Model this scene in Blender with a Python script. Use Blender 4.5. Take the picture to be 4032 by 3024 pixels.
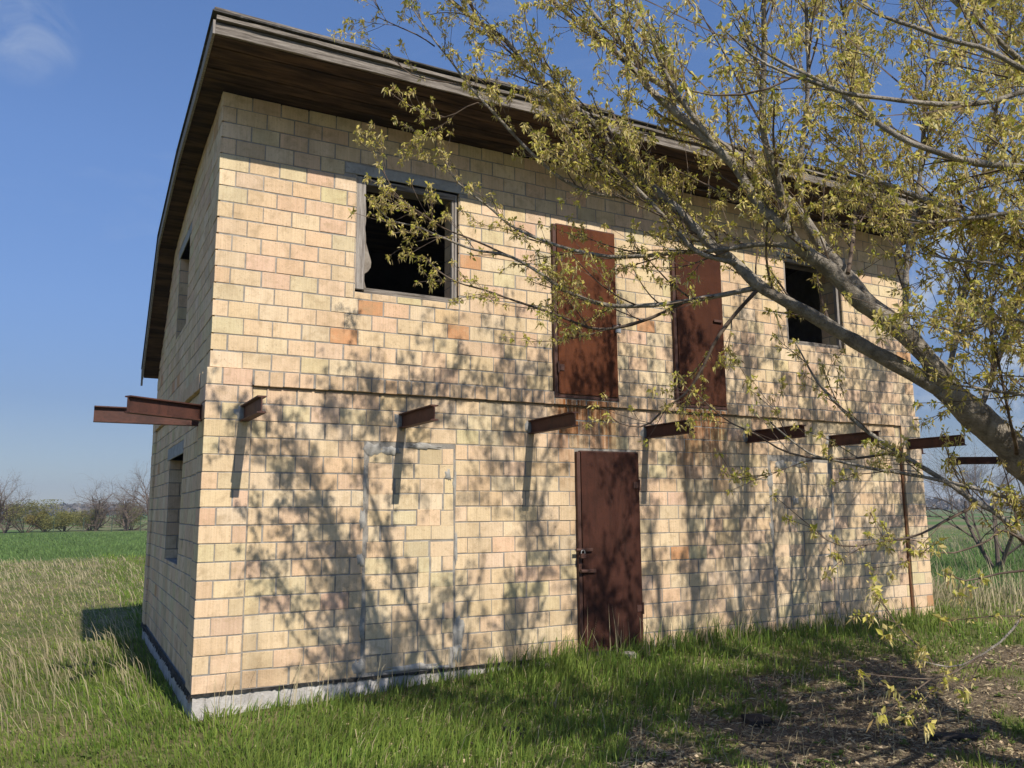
import bpy, bmesh, math, random
import numpy as np
from mathutils import Matrix, Vector

for o in list(bpy.data.objects):
    bpy.data.objects.remove(o, do_unlink=True)
SC = bpy.context.scene
COL = SC.collection
rad = math.radians
RS = np.random.RandomState(7)
random.seed(7)

# ------------------------------------------------------------------ camera
CAM = np.array([-0.958, -7.3475, 1.4644])
YAW, PITCH, ROLL = rad(28.0413), rad(8.6946), rad(-0.41)
fw = np.array([math.sin(YAW)*math.cos(PITCH), math.cos(YAW)*math.cos(PITCH), math.sin(PITCH)])
rt0 = np.array([math.cos(YAW), -math.sin(YAW), 0.0])
up0 = np.cross(rt0, fw)
rt = rt0*math.cos(ROLL) + up0*math.sin(ROLL)
up = -rt0*math.sin(ROLL) + up0*math.cos(ROLL)
cd = bpy.data.cameras.new('camera')
cam = bpy.data.objects.new('camera', cd); COL.objects.link(cam)
cam.matrix_world = Matrix(((rt[0], up[0], -fw[0], CAM[0]), (rt[1], up[1], -fw[1], CAM[1]),
                           (rt[2], up[2], -fw[2], CAM[2]), (0, 0, 0, 1)))
cd.sensor_width = 36.0; cd.lens = 3238.8/4032*36.0
cd.clip_start = 0.05; cd.clip_end = 6000
SC.camera = cam

# ------------------------------------------------------------------ light
SUN_EL = math.atan2(0.907, math.hypot(1, 0.081))
sun_dir = Vector((-0.081, 1.0, -0.907)).normalized()      # the way the light travels
ld = bpy.data.lights.new('sun', 'SUN'); ld.energy = 5.0; ld.angle = rad(0.48); ld.color = (1.0, 0.93, 0.82)
lo = bpy.data.objects.new('sun', ld); COL.objects.link(lo)
lo.rotation_euler = sun_dir.to_track_quat('-Z', 'Y').to_euler()
lo.location = (0, -20, 20)
W = bpy.data.worlds.new('World'); SC.world = W; W.use_nodes = True
wt = W.node_tree; wt.nodes.clear()
sky = wt.nodes.new('ShaderNodeTexSky'); sky.sky_type = 'NISHITA'; sky.sun_disc = False
sky.sun_elevation = SUN_EL; sky.sun_rotation = rad(180 - 4.6)
sky.altitude = 100; sky.air_density = 1.0; sky.dust_density = 0.0; sky.ozone_density = 3.0
bg = wt.nodes.new('ShaderNodeBackground'); bg.inputs['Strength'].default_value = 0.122
wo = wt.nodes.new('ShaderNodeOutputWorld')
CLOUD1, CLOUD2 = (-0.0689, 0.8819, 0.4663), (0.8341, 0.5268, 0.1635)
# faint high wisps of cloud
tc = wt.nodes.new('ShaderNodeTexCoord')
mp = wt.nodes.new('ShaderNodeMapping'); mp.inputs['Scale'].default_value = (1.4, 1.4, 4.5); mp.inputs['Location'].default_value = (0.35, 0.2, 0.6)
nz = wt.nodes.new('ShaderNodeTexNoise'); nz.inputs['Scale'].default_value = 2.1; nz.inputs['Detail'].default_value = 7; nz.inputs['Roughness'].default_value = 0.58; nz.inputs['Distortion'].default_value = 0.6
cr = wt.nodes.new('ShaderNodeMapRange'); cr.inputs['From Min'].default_value = 0.56; cr.inputs['From Max'].default_value = 0.80; cr.inputs['To Max'].default_value = 0.22
mx = wt.nodes.new('ShaderNodeMix'); mx.data_type = 'RGBA'
wt.links.new(tc.outputs['Generated'], mp.inputs['Vector']); wt.links.new(mp.outputs['Vector'], nz.inputs['Vector'])
wt.links.new(nz.outputs['Fac'], cr.inputs['Value'])
nz2 = wt.nodes.new('ShaderNodeTexNoise'); nz2.inputs['Scale'].default_value = 16; nz2.inputs['Detail'].default_value = 6; nz2.inputs['Roughness'].default_value = 0.6; nz2.inputs['Distortion'].default_value = 0.8
wt.links.new(tc.outputs['Generated'], nz2.inputs['Vector'])
fac = cr.outputs['Result']
def wm(op, a_, b_):
    x_ = wt.nodes.new('ShaderNodeMath'); x_.operation = op
    for i_, v_ in enumerate((a_, b_)):
        if hasattr(v_, 'node'): wt.links.new(v_, x_.inputs[i_])
        else: x_.inputs[i_].default_value = v_
    return x_.outputs[0]
for (d_, r_, k_) in ((CLOUD1, 0.9984, 0.34), (CLOUD2, 0.97, 0.9)):           # a small wisp and a low bank of thin cloud
    dt = wt.nodes.new('ShaderNodeVectorMath'); dt.operation = 'DOT_PRODUCT'; wt.links.new(tc.outputs['Generated'], dt.inputs[0]); dt.inputs[1].default_value = d_
    mr = wt.nodes.new('ShaderNodeMapRange'); mr.interpolation_type = 'SMOOTHSTEP'; mr.inputs['From Min'].default_value = r_; mr.inputs['From Max'].default_value = 1.0
    wt.links.new(dt.outputs['Value'], mr.inputs['Value'])
    m2 = wt.nodes.new('ShaderNodeMapRange'); m2.inputs['From Min'].default_value = 0.46; m2.inputs['From Max'].default_value = 0.68; m2.inputs['To Max'].default_value = k_
    wt.links.new(nz2.outputs['Fac'], m2.inputs['Value'])
    fac = wm('MAXIMUM', fac, wm('MULTIPLY', mr.outputs['Result'], m2.outputs['Result']))
wt.links.new(fac, mx.inputs['Factor'])
# a band of thin haze all round the horizon takes the glare out of the low sky
sz = wt.nodes.new('ShaderNodeSeparateXYZ'); wt.links.new(tc.outputs['Generated'], sz.inputs[0])
rp = wt.nodes.new('ShaderNodeValToRGB'); els = rp.color_ramp.elements
for i, (p_, c_) in enumerate([(0.0, (.36, .40, .50)), (0.085, (.43, .44, .53)), (0.125, (.44, .46, .57)), (0.227, (.60, .65, .80)), (0.385, (.78, .87, 1.06)), (0.56, (.84, .98, 1.20)), (1.0, (.92, 1.0, 1.12))]):
    e_ = els[i] if i < 2 else els.new(p_)
    e_.position = p_; e_.color = (*c_, 1)
wt.links.new(sz.outputs[2], rp.inputs[0])
ml = wt.nodes.new('ShaderNodeMix'); ml.data_type = 'RGBA'; ml.blend_type = 'MULTIPLY'; ml.inputs[0].default_value = 1.0
wt.links.new(sky.outputs['Color'], ml.inputs[6]); wt.links.new(rp.outputs['Color'], ml.inputs[7])
wt.links.new(ml.outputs[2], mx.inputs[6]); mx.inputs[7].default_value = (4.0, 4.5, 5.3, 1)
wt.links.new(mx.outputs[2], bg.inputs['Color']); wt.links.new(bg.outputs['Background'], wo.inputs['Surface'])

SC.view_settings.view_transform = 'Standard'; SC.view_settings.look = 'None'
SC.view_settings.gamma = 1; SC.view_settings.exposure = 0.15; SC.view_settings.use_curve_mapping = False
SC.render.engine = 'CYCLES'
cy = SC.cycles; cy.max_bounces = 5; cy.diffuse_bounces = 3; cy.glossy_bounces = 1; cy.transmission_bounces = 3; cy.volume_bounces = 0; cy.transparent_max_bounces = 4; cy.caustics_reflective = False; cy.caustics_refractive = False
SC.render.resolution_x = 1024; SC.render.resolution_y = 768

# ------------------------------------------------------------------ materials
def new_mat(name):
    m = bpy.data.materials.new(name); m.use_nodes = True
    nt = m.node_tree; nt.nodes.clear()
    out = nt.nodes.new('ShaderNodeOutputMaterial')
    b = nt.nodes.new('ShaderNodeBsdfPrincipled')
    nt.links.new(b.outputs[0], out.inputs[0])
    return m, nt, b, out
class NB:
    """small helper round a node tree"""
    def __init__(s, nt): s.nt = nt
    def n(s, t, **kw):
        x = s.nt.nodes.new(t)
        for k, v in kw.items(): setattr(x, k, v)
        return x
    def l(s, a, b): s.nt.links.new(a, b)
    def val(s, sock, v):
        if hasattr(v, 'node'): s.l(v, sock)
        else: sock.default_value = v
    def noise(s, vec=None, scale=5, detail=4, rough=0.55, dist=0.0, w=None):
        x = s.n('ShaderNodeTexNoise'); x.inputs['Scale'].default_value = scale; x.inputs['Detail'].default_value = detail
        x.inputs['Roughness'].default_value = rough; x.inputs['Distortion'].default_value = dist
        if vec is not None: s.l(vec, x.inputs['Vector'])
        return x.outputs['Fac']
    def pos(s, scale=(1, 1, 1), loc=(0, 0, 0)):
        g = s.n('ShaderNodeNewGeometry'); m = s.n('ShaderNodeMapping')
        m.inputs['Scale'].default_value = scale; m.inputs['Location'].default_value = loc
        s.l(g.outputs['Position'], m.inputs['Vector']); return m.outputs['Vector']
    def rng(s, v, a, b, c=0.0, d=1.0, smooth=False):
        x = s.n('ShaderNodeMapRange'); x.inputs['From Min'].default_value = a; x.inputs['From Max'].default_value = b
        x.inputs['To Min'].default_value = c; x.inputs['To Max'].default_value = d
        if smooth: x.interpolation_type = 'SMOOTHSTEP'
        s.l(v, x.inputs['Value']); return x.outputs['Result']
    def math(s, op, a, b=0.0):
        x = s.n('ShaderNodeMath', operation=op); s.val(x.inputs[0], a); s.val(x.inputs[1], b); return x.outputs[0]
    def mix(s, f, a, b, mode='MIX'):
        x = s.n('ShaderNodeMix', data_type='RGBA', blend_type=mode)
        s.val(x.inputs[0], f); s.val(x.inputs[6], a if hasattr(a, 'node') else (*a, 1)); s.val(x.inputs[7], b if hasattr(b, 'node') else (*b, 1))
        return x.outputs[2]
    def attr(s, name): return s.n('ShaderNodeAttribute', attribute_name=name).outputs['Color']
    def sep(s, v):
        x = s.n('ShaderNodeSeparateXYZ'); s.l(v, x.inputs[0]); return x.outputs
    def bump(s, h, strength, dist, b):
        x = s.n('ShaderNodeBump'); x.inputs['Strength'].default_value = strength; x.inputs['Distance'].default_value = dist
        s.l(h, x.inputs['Height']); s.l(x.outputs[0], b.inputs['Normal'])

# brick: each brick's own clay colour is in the attribute "tint"; combed vertical grooves, stains, rust below the steel doors
MB, nt, b, _ = new_mat('brick_clay'); q = NB(nt)
tint = q.attr('tint')
P = q.pos(); sx = q.sep(P)
ax = q.math('ADD', sx[0], sx[1])
cmb = q.n('ShaderNodeCombineXYZ'); q.l(q.math('MULTIPLY', ax, 60), cmb.inputs[0]); q.l(q.math('MULTIPLY', sx[2], 1.5), cmb.inputs[2])
streak = q.noise(cmb.outputs[0], 1.0, 3, 0.6)
blot = q.noise(P, 9, 5, 0.6, 0.4); fine = q.noise(P, 55, 3, 0.6)
c = q.mix(q.rng(streak, 0.44, 0.75, 0, 0.32), tint, (0.36, 0.25, 0.13))
c = q.mix(q.rng(blot, 0.50, 0.70, 0, 0.55), c, (0.38, 0.27, 0.155))
c = q.mix(q.rng(blot, 0.44, 0.25, 0, 0.25), c, (0.83, 0.66, 0.42))
c = q.mix(q.rng(fine, 0.60, 0.76, 0, 0.55), c, (0.24, 0.17, 0.10))
cm3 = q.n('ShaderNodeCombineXYZ'); q.l(q.math('MULTIPLY', ax, 3.2), cm3.inputs[0]); q.l(q.math('MULTIPLY', sx[2], 0.55), cm3.inputs[2])
weather = q.noise(cm3.outputs[0], 1.0, 5, 0.6, 0.3)
c = q.mix(q.rng(weather, 0.50, 0.72, 0, 0.40), c, (0.36, 0.27, 0.165)); c = q.mix(q.rng(weather, 0.46, 0.30, 0, 0.18), c, (0.80, 0.66, 0.46))
# rust runs under the two upper doors
zf = q.math('MULTIPLY', q.rng(sx[2], 1.55, 2.45, 0, 1), q.rng(sx[2], 2.635, 2.625, 0, 1))
def xband(a, bb): return q.math('MULTIPLY', q.rng(sx[0], a-0.10, a+0.12, 0, 1, True), q.rng(sx[0], bb+0.10, bb-0.12, 0, 1, True))
band = q.math('MAXIMUM', xband(3.46, 4.27), xband(5.08, 5.85))
cm2 = q.n('ShaderNodeCombineXYZ'); q.l(q.math('MULTIPLY', ax, 26), cm2.inputs[0]); q.l(q.math('MULTIPLY', sx[2], 1.2), cm2.inputs[2])
run = q.noise(cm2.outputs[0], 1.0, 4, 0.65)
rust = q.math('MULTIPLY', q.math('MULTIPLY', band, zf), q.rng(run, 0.32, 0.56, 0.25, 0.97))
c = q.mix(rust, c, (0.23, 0.082, 0.022))
# damp grime in the lowest courses
grime = q.math('MULTIPLY', q.rng(sx[2], 0.35, 0.0, 0, 0.6), q.rng(q.noise(P, 3.5, 4), 0.4, 0.7))
c = q.mix(grime, c, (0.20, 0.13, 0.075))
q.l(c, b.inputs['Base Color']); b.inputs['Roughness'].default_value = 0.9; b.inputs['Specular IOR Level'].default_value = 0.15
hh = q.math('ADD', q.math('MULTIPLY', streak, 1.0), q.math('MULTIPLY', fine, 0.7))
q.bump(hh, 0.75, 0.006, b)

def simple(name, c1, c2, scale=6, rough=0.85, bumpd=0.004, bs=0.5, stretch=(1, 1, 1), c3=None, spec=0.2, detail=5, lo_=0.38, hi_=0.66):
    m, nt, b, _ = new_mat(name); q = NB(nt); P = q.pos(stretch)
    n1 = q.noise(P, scale, detail, 0.6, 0.3); n2 = q.noise(P, scale*6, 3, 0.6)
    c = q.mix(q.rng(n1, lo_, hi_), c1, c2)
    if c3: c = q.mix(q.rng(n2, 0.55, 0.75, 0, 0.7), c, c3)
    q.l(c, b.inputs['Base Color']); b.inputs['Roughness'].default_value = rough; b.inputs['Specular IOR Level'].default_value = spec
    q.bump(q.math('ADD', n1, q.math('MULTIPLY', n2, 0.7)), bs, bumpd, b)
    return m
M_MORTAR = simple('mortar', (0.235, 0.215, 0.19), (0.35, 0.325, 0.29), 8, 0.95, 0.006, 0.7, c3=(0.17, 0.155, 0.135))
M_CONC = simple('foundation_concrete', (0.36, 0.335, 0.31), (0.56, 0.53, 0.50), 5, 0.95, 0.012, 0.9, c3=(0.22, 0.195, 0.165))
M_LINTEL = simple('lintel_concrete', (0.29, 0.285, 0.27), (0.41, 0.40, 0.375), 6, 0.95, 0.006, 0.7, c3=(0.20, 0.20, 0.20))
M_BITUMEN = simple('bitumen_felt', (0.012, 0.012, 0.012), (0.05, 0.046, 0.042), 14, 0.8, 0.004, 0.8)
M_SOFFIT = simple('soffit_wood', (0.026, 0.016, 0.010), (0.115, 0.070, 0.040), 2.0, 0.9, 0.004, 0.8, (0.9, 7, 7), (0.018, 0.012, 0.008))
M_GREYWOOD = simple('weathered_wood', (0.11, 0.092, 0.075), (0.33, 0.29, 0.25), 3.0, 0.92, 0.006, 1.0, (1.2, 22, 22), (0.06, 0.05, 0.042))
M_GREYWOODV = simple('weathered_wood_upright', (0.20, 0.175, 0.155), (0.42, 0.38, 0.34), 3.0, 0.92, 0.004, 0.8, (24, 24, 1.2), (0.10, 0.085, 0.07))
M_ROOF = simple('roofing_felt', (0.045, 0.042, 0.040), (0.12, 0.11, 0.10), 3, 0.9, 0.006, 0.6, c3=(0.20, 0.19, 0.17))
M_DARKIN = simple('shade_dark_interior', (0.010, 0.009, 0.008), (0.026, 0.022, 0.019), 3, 0.95)  # the unlit look of the rooms is put into this near-black colour
M_FIBRE = simple('torn_fibreboard', (0.20, 0.17, 0.14), (0.33, 0.29, 0.245), 9, 0.95, 0.004, 0.6, c3=(0.20, 0.16, 0.12))
M_BARK = simple('maple_bark', (0.17, 0.145, 0.115), (0.38, 0.335, 0.275), 14, 0.92, 0.016, 1.0, (1, 1, 1), (0.075, 0.06, 0.045))
M_TWIG = simple('twig_bark', (0.07, 0.048, 0.035), (0.18, 0.135, 0.10), 12, 0.85, 0.002, 0.3)
M_STONE = simple('stone', (0.30, 0.27, 0.22), (0.46, 0.42, 0.36), 12, 0.95, 0.006, 0.7)
M_SLATE = simple('dark_slate', (0.022, 0.019, 0.017), (0.055, 0.048, 0.042), 8, 0.9, 0.004, 0.6)
M_POST = simple('post_paint', (0.03, 0.055, 0.035), (0.06, 0.09, 0.06), 8, 0.8)
M_PATCH = simple('smeared_mortar', (0.29, 0.275, 0.25), (0.42, 0.405, 0.37), 7, 0.95, 0.008, 0.8, c3=(0.22, 0.205, 0.18))

def steel(name, a, b2, c3, rough=0.6, spec=0.35):
    m, nt, b, _ = new_mat(name); q = NB(nt); P = q.pos(); PV = q.pos((6, 6, 0.7))
    n1 = q.noise(P, 4, 6, 0.6, 0.5); n2 = q.noise(P, 42, 4, 0.65); n3 = q.noise(PV, 3, 4, 0.6)
    c = q.mix(q.rng(n1, 0.35, 0.68), a, b2); c = q.mix(q.rng(n2, 0.55, 0.72, 0, 0.65), c, c3); c = q.mix(q.rng(n3, 0.52, 0.75, 0, 0.6), c, c3)
    q.l(c, b.inputs['Base Color']); b.inputs['Roughness'].default_value = rough; b.inputs['Specular IOR Level'].default_value = spec
    q.bump(q.math('ADD', n1, q.math('MULTIPLY', n2, 0.35)), 0.55, 0.010, b)
    return m
M_DOORA = steel('rust_red_steel', (0.092, 0.030, 0.013), (0.125, 0.042, 0.018), (0.050, 0.018, 0.010), 0.8, 0.12)
M_DOORB = steel('shaded_rust_steel', (0.055, 0.020, 0.011), (0.082, 0.029, 0.015), (0.028, 0.012, 0.009), 0.8, 0.12)  # rust brown, with the dapple shade on this door darkened into the colour
M_DOORC = steel('brown_rust_steel', (0.046, 0.018, 0.012), (0.072, 0.027, 0.018), (0.022, 0.011, 0.008), 0.75, 0.15)
M_FRAME = steel('frame_steel', (0.065, 0.030, 0.022), (0.11, 0.05, 0.035), (0.035, 0.018, 0.014))
M_BEAM = steel('beam_steel', (0.058, 0.025, 0.019), (0.115, 0.045, 0.030), (0.030, 0.016, 0.013), 0.65)
M_RUST = steel('rust_strip_steel', (0.12, 0.05, 0.022), (0.17, 0.075, 0.03), (0.09, 0.035, 0.016), 0.85)
M_LOCK = steel('lock_steel', (0.28, 0.29, 0.30), (0.42, 0.43, 0.44), (0.12, 0.11, 0.10), 0.45, 0.5)

def attr_mat(name, rough=0.7, transl=0.0, spec=0.2, var=0.25, nscale=3.0):
    m, nt, b, out = new_mat(name); q = NB(nt); t = q.attr('tint')
    n = q.noise(q.pos(), nscale, 3, 0.6)
    c = q.mix(q.rng(n, 0.3, 0.75, 0, var), t, (0.09, 0.075, 0.03))
    q.l(c, b.inputs['Base Color']); b.inputs['Roughness'].default_value = rough; b.inputs['Specular IOR Level'].default_value = spec
    if transl:
        tr = q.n('ShaderNodeBsdfTranslucent'); q.l(c, tr.inputs['Color'])
        ms = q.n('ShaderNodeMixShader'); ms.inputs[0].default_value = transl
        q.l(b.outputs[0], ms.inputs[1]); q.l(tr.outputs[0], ms.inputs[2]); q.l(ms.outputs[0], out.inputs[0])
    return m
M_GRASS = attr_mat('grass_blades', 0.65, 0.38, 0.25)
M_LEAF = attr_mat('young_leaves', 0.6, 0.42, 0.3, 0.06, 8)
M_LITTER = attr_mat('dead_leaves', 0.9, 0.12, 0.1, 0.3, 5)
M_FARWOOD = attr_mat('bare_branches', 0.95, 0, 0.05, 0.1)

# ------------------------------------------------------------------ mesh helpers
def np_mesh(name, V, faces, mat, tint=None, smooth=False):
    """V Nx3; faces: list of int arrays (Mx3 or Mx4); tint Nx3 on points"""
    me = bpy.data.meshes.new(name); V = np.asarray(V, np.float32)
    me.vertices.add(len(V)); me.vertices.foreach_set('co', V.ravel())
    faces = [np.asarray(f, np.int32) for f in faces if len(f)]
    nl = sum(f.size for f in faces); nf = sum(len(f) for f in faces)
    me.loops.add(nl); me.loops.foreach_set('vertex_index', np.concatenate([f.ravel() for f in faces]))
    tot = np.concatenate([np.full(len(f), f.shape[1], np.int32) for f in faces])
    me.polygons.add(nf); me.polygons.foreach_set('loop_start', np.concatenate([[0], np.cumsum(tot)[:-1]]).astype(np.int32))
    me.polygons.foreach_set('loop_total', tot)
    me.polygons.foreach_set('use_smooth', np.full(nf, bool(smooth)))
    if tint is not None:
        a = me.color_attributes.new('tint', 'FLOAT_COLOR', 'POINT')
        t = np.ones((len(V), 4), np.float32); t[:, :3] = tint; a.data.foreach_set('color', t.ravel())
    me.update(calc_edges=True); me.validate()
    me.materials.append(mat)
    return me
def link(name, me, parent=None, loc=(0, 0, 0)):
    o = bpy.data.objects.new(name, me); COL.objects.link(o); o.location = loc
    if parent is not None: o.parent = parent
    return o
def tag(o, label=None, cat=None, group=None, kind=None):
    if label: o['label'] = label
    if cat: o['category'] = cat
    if group: o['group'] = group
    if kind: o['kind'] = kind
    return o
def empty(name, loc=(0, 0, 0)):
    o = bpy.data.objects.new(name, None); COL.objects.link(o); o.location = loc; o.empty_display_size = 0.2
    return o
class MBd:
    """collects boxes, prisms and tubes into one mesh"""
    def __init__(s): s.v = []; s.q = []; s.t = []; s.n = 0
    def add(s, V, Q=(), T=()):
        V = np.asarray(V, float); s.v.append(V)
        if len(Q): s.q.append(np.asarray(Q, int) + s.n)
        if len(T): s.t.append(np.asarray(T, int) + s.n)
        s.n += len(V)
    def box(s, a, b, bev=0.0):
        (x0, y0, z0), (x1, y1, z1) = a, b
        if bev <= 0:
            V = [(x0,y0,z0),(x1,y0,z0),(x1,y1,z0),(x0,y1,z0),(x0,y0,z1),(x1,y0,z1),(x1,y1,z1),(x0,y1,z1)]
            s.add(V, [(0,3,2,1),(4,5,6,7),(0,1,5,4),(1,2,6,5),(2,3,7,6),(3,0,4,7)]); return
        bm = bmesh.new(); bmesh.ops.create_cube(bm, size=1)
        for v in bm.verts: v.co = Vector(((x0+x1)/2 + v.co.x*(x1-x0), (y0+y1)/2 + v.co.y*(y1-y0), (z0+z1)/2 + v.co.z*(z1-z0)))
        bmesh.ops.bevel(bm, geom=bm.edges[:], offset=bev, segments=1, affect='EDGES', profile=0.5)
        s.from_bm(bm)
    def from_bm(s, bm):
        bm.verts.index_update(); V = [tuple(v.co) for v in bm.verts]
        Q = [[v.index for v in f.verts] for f in bm.faces if len(f.verts) == 4]
        T = []
        for f in bm.faces:
            if len(f.verts) != 4:
                ix = [v.index for v in f.verts]
                for k in range(1, len(ix)-1): T.append((ix[0], ix[k], ix[k+1]))
        bm.free(); s.add(V, Q, T)
    def obox(s, c, ux, uy, uz):
        """box from centre and three half-extent vectors"""
        c, ux, uy, uz = (np.asarray(k, float) for k in (c, ux, uy, uz))
        V = [c+i*ux+j*uy+k*uz for k in (-1, 1) for i, j in ((-1,-1),(1,-1),(1,1),(-1,1))]
        s.add(V, [(0,3,2,1),(4,5,6,7),(0,1,5,4),(1,2,6,5),(2,3,7,6),(3,0,4,7)])
    def poly(s, pts, thick_vec):
        """extruded polygon (triangle fan from the centroid)"""
        p = np.asarray(pts, float); n = len(p); t = np.asarray(thick_vec, float); c = p.mean(0)
        V = np.vstack([p, p+t, [c], [c+t]])
        T = [(i, (i+1) % n, 2*n) for i in range(n)] + [(n+(i+1) % n, n+i, 2*n+1) for i in range(n)]
        Q = [(i, n+i, n+(i+1) % n, (i+1) % n) for i in range(n)]
        s.add(V, Q, T)
    def tube(s, pts, radii, k=6, cap=True):
        V, Q = tube_arrays(pts, radii, k); s.add(V, Q)
        if cap:
            n = len(V); s.add([pts[0], pts[-1]]); b0 = s.n - 2 - n
            s.t.append(np.array([(b0+(i+1) % k, b0+i, s.n-2) for i in range(k)] + [(b0+n-k+i, b0+n-k+(i+1) % k, s.n-1) for i in range(k)]))
    def build(s, name, mat, parent=None, tint=None, smooth=False, loc=None):
        V = np.vstack(s.v); fs = []
        if s.q: fs.append(np.vstack(s.q))
        if s.t: fs.append(np.vstack(s.t))
        t = None if tint is None else np.tile(tint, (len(V), 1))
        if loc is not None: V = V - np.asarray(loc)
        return link(name, np_mesh(name, V, fs, mat, t, smooth), parent, loc if loc is not None else (0, 0, 0))
def tube_arrays(pts, radii, k):
    P = np.asarray(pts, float); R = np.asarray(radii, float); n = len(P)
    T = np.gradient(P, axis=0); T /= np.linalg.norm(T, axis=1, keepdims=True) + 1e-9
    ref = np.array([0.0, 0.0, 1.0]) if abs(T[0, 2]) < 0.9 else np.array([1.0, 0, 0])
    A = np.cross(T, ref); A /= np.linalg.norm(A, axis=1, keepdims=True) + 1e-9
    B = np.cross(T, A)
    an = np.arange(k)*2*np.pi/k
    V = P[:, None] + R[:, None, None]*(A[:, None]*np.cos(an)[None, :, None] + B[:, None]*np.sin(an)[None, :, None])
    i = np.arange(n-1)[:, None]*k; j = np.arange(k)[None]
    Q = np.stack([i+j, i+(j+1) % k, i+k+(j+1) % k, i+k+j], -1).reshape(-1, 4)
    return V.reshape(-1, 3), Q
def vnoise(x, y, s=1.0, seed=0):
    """cheap smooth 2-D noise in -1..1"""
    r = np.random.RandomState(seed + 100); o = np.zeros_like(np.asarray(x, float))
    for k in range(5):
        a = r.uniform(0, 2*np.pi); f = s*(0.6+0.5*k); ph = r.uniform(0, 6.28, 2)
        o += np.sin((x*np.cos(a)+y*np.sin(a))*f*2.1+ph[0] + 1.3*np.sin((y*np.cos(a)-x*np.sin(a))*f*1.3+ph[1]))/(1+0.5*k)
    return o/2.6

# ------------------------------------------------------------------ ground
def gz(x, y):
    x = np.asarray(x, float); y = np.asarray(y, float)
    w = np.interp(x, [-8, -1.5, 0, 1.5, 3, 4.5, 9.3, 14], [-.30, -.26, -.215, -.145, -.055, -.005, .05, .04])
    d = np.maximum(np.maximum(-y, 0), np.maximum(y-5.2, 0)*0.5) + np.maximum(-x, 0)*0.5
    t = np.clip(d/6.0, 0, 1); t = t*t*(3-2*t)
    z = w*(1-t) + (-0.24)*t
    near = np.exp(-((x-2)**2+(y+1)**2)/250.0)
    return z + near*(0.022*vnoise(x, y, 0.9, 3) + 0.012*vnoise(x, y, 3.1, 4))
def seg_dist_poly(x, y, poly):
    """signed-ish mask: inside test for a polygon"""
    ins = np.zeros(np.shape(x), bool); n = len(poly)
    for i in range(n):
        x0, y0 = poly[i]; x1, y1 = poly[(i+1) % n]
        c = ((y0 > y) != (y1 > y)) & (x < (x1-x0)*(y-y0)/((y1-y0) + 1e-12) + x0)
        ins ^= c
    return ins
DIRT = [(1.7,-3.9),(2.15,-3.0),(2.9,-2.25),(3.95,-1.6),(4.6,-1.4),(5.5,-1.2),(6.4,-1.4),(7.2,-1.7),(9.5,-1.9),(11,-3),(11,-9),(2,-9),(1.2,-5)]
def dirt_amount(x, y):
    xx = x + 0.45*vnoise(x, y, 1.3, 11) + 0.22*vnoise(x, y, 5.0, 14); yy = y + 0.42*vnoise(x, y, 1.3, 12) + 0.20*vnoise(x, y, 5.0, 15)
    return (seg_dist_poly(xx, yy, DIRT) & (vnoise(x, y, 2.4, 16) < 0.42)).astype(float)

axl = np.unique(np.concatenate([-np.geomspace(14, 2500, 26)[::-1], np.arange(-13, 0.6, 0.22), np.arange(0.6, 9.6, 0.075), np.arange(9.6, 16, 0.22), np.geomspace(16, 2500, 26)]))
ayl = np.unique(np.concatenate([-np.geomspace(12, 600, 14)[::-1], np.arange(-11, -4.6, 0.22), np.arange(-4.6, 0.3, 0.075), np.arange(0.3, 14, 0.22), np.geomspace(14.5, 3500, 30)]))
GX, GY = np.meshgrid(axl, ayl); GZ = gz(GX, GY)
dq = dirt_amount(GX, GY); GZ = GZ + dq*(0.012*vnoise(GX, GY, 9, 51) + 0.009*vnoise(GX, GY, 21, 52))
GV = np.stack([GX, GY, GZ], -1).reshape(-1, 3); nx = len(axl); ny = len(ayl)
ii = (np.arange(ny-1)[:, None]*nx + np.arange(nx-1)[None]).ravel()
GQ = np.stack([ii, ii+1, ii+nx+1, ii+nx], -1)
dm = dirt_amount(GX, GY).ravel()
MG, nt, b, _ = new_mat('meadow_soil'); q = NB(nt); P = q.pos(); sp = q.sep(P)
dirt = q.sep(q.attr('tint'))[0]
n1 = q.noise(P, 0.9, 6, 0.6, 0.4); n2 = q.noise(P, 14, 5, 0.65); n3 = q.noise(P, 60, 3, 0.6); n4 = q.noise(P, 0.035, 3, 0.5)
soil = q.mix(q.rng(n2, 0.35, 0.68), (0.065, 0.050, 0.036), (0.19, 0.15, 0.10)); soil = q.mix(q.rng(n3, 0.52, 0.68, 0, 0.85), soil, (0.36, 0.285, 0.19))
turf = q.mix(q.rng(n1, 0.38, 0.64), (0.105, 0.13, 0.04), (0.24, 0.20, 0.10)); turf = q.mix(q.rng(n2, 0.45, 0.7, 0, 0.6), turf, (0.10, 0.085, 0.04))
crop = q.mix(q.rng(n2, 0.4, 0.7), (0.085, 0.135, 0.040), (0.12, 0.18, 0.06))
far = q.mix(q.rng(n4, 0.40, 0.60), (0.10, 0.17, 0.05), (0.22, 0.18, 0.11))
c = q.mix(dirt, turf, soil)
ln = q.math('ADD', sp[1], q.math('MULTIPLY', sp[0], -0.35)); ln = q.math('ADD', ln, q.math('MULTIPLY', n1, 3.0))
isf = q.rng(ln, 28.5, 30.5)                       # the sown field starts behind the dry margin
c = q.mix(isf, c, crop); c = q.mix(q.rng(sp[1], 74, 84), c, far)
isr = q.math('MULTIPLY', q.rng(sp[0], 12.5, 14.0), q.rng(sp[1], 0.0, 2.0)); isr = q.math('MULTIPLY', isr, q.rng(sp[0], 40, 36))
c = q.mix(isr, c, crop); c = q.mix(q.rng(sp[0], 38, 46), c, far)
q.l(c, b.inputs['Base Color']); b.inputs['Roughness'].default_value = 0.98; b.inputs['Specular IOR Level'].default_value = 0.05
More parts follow.
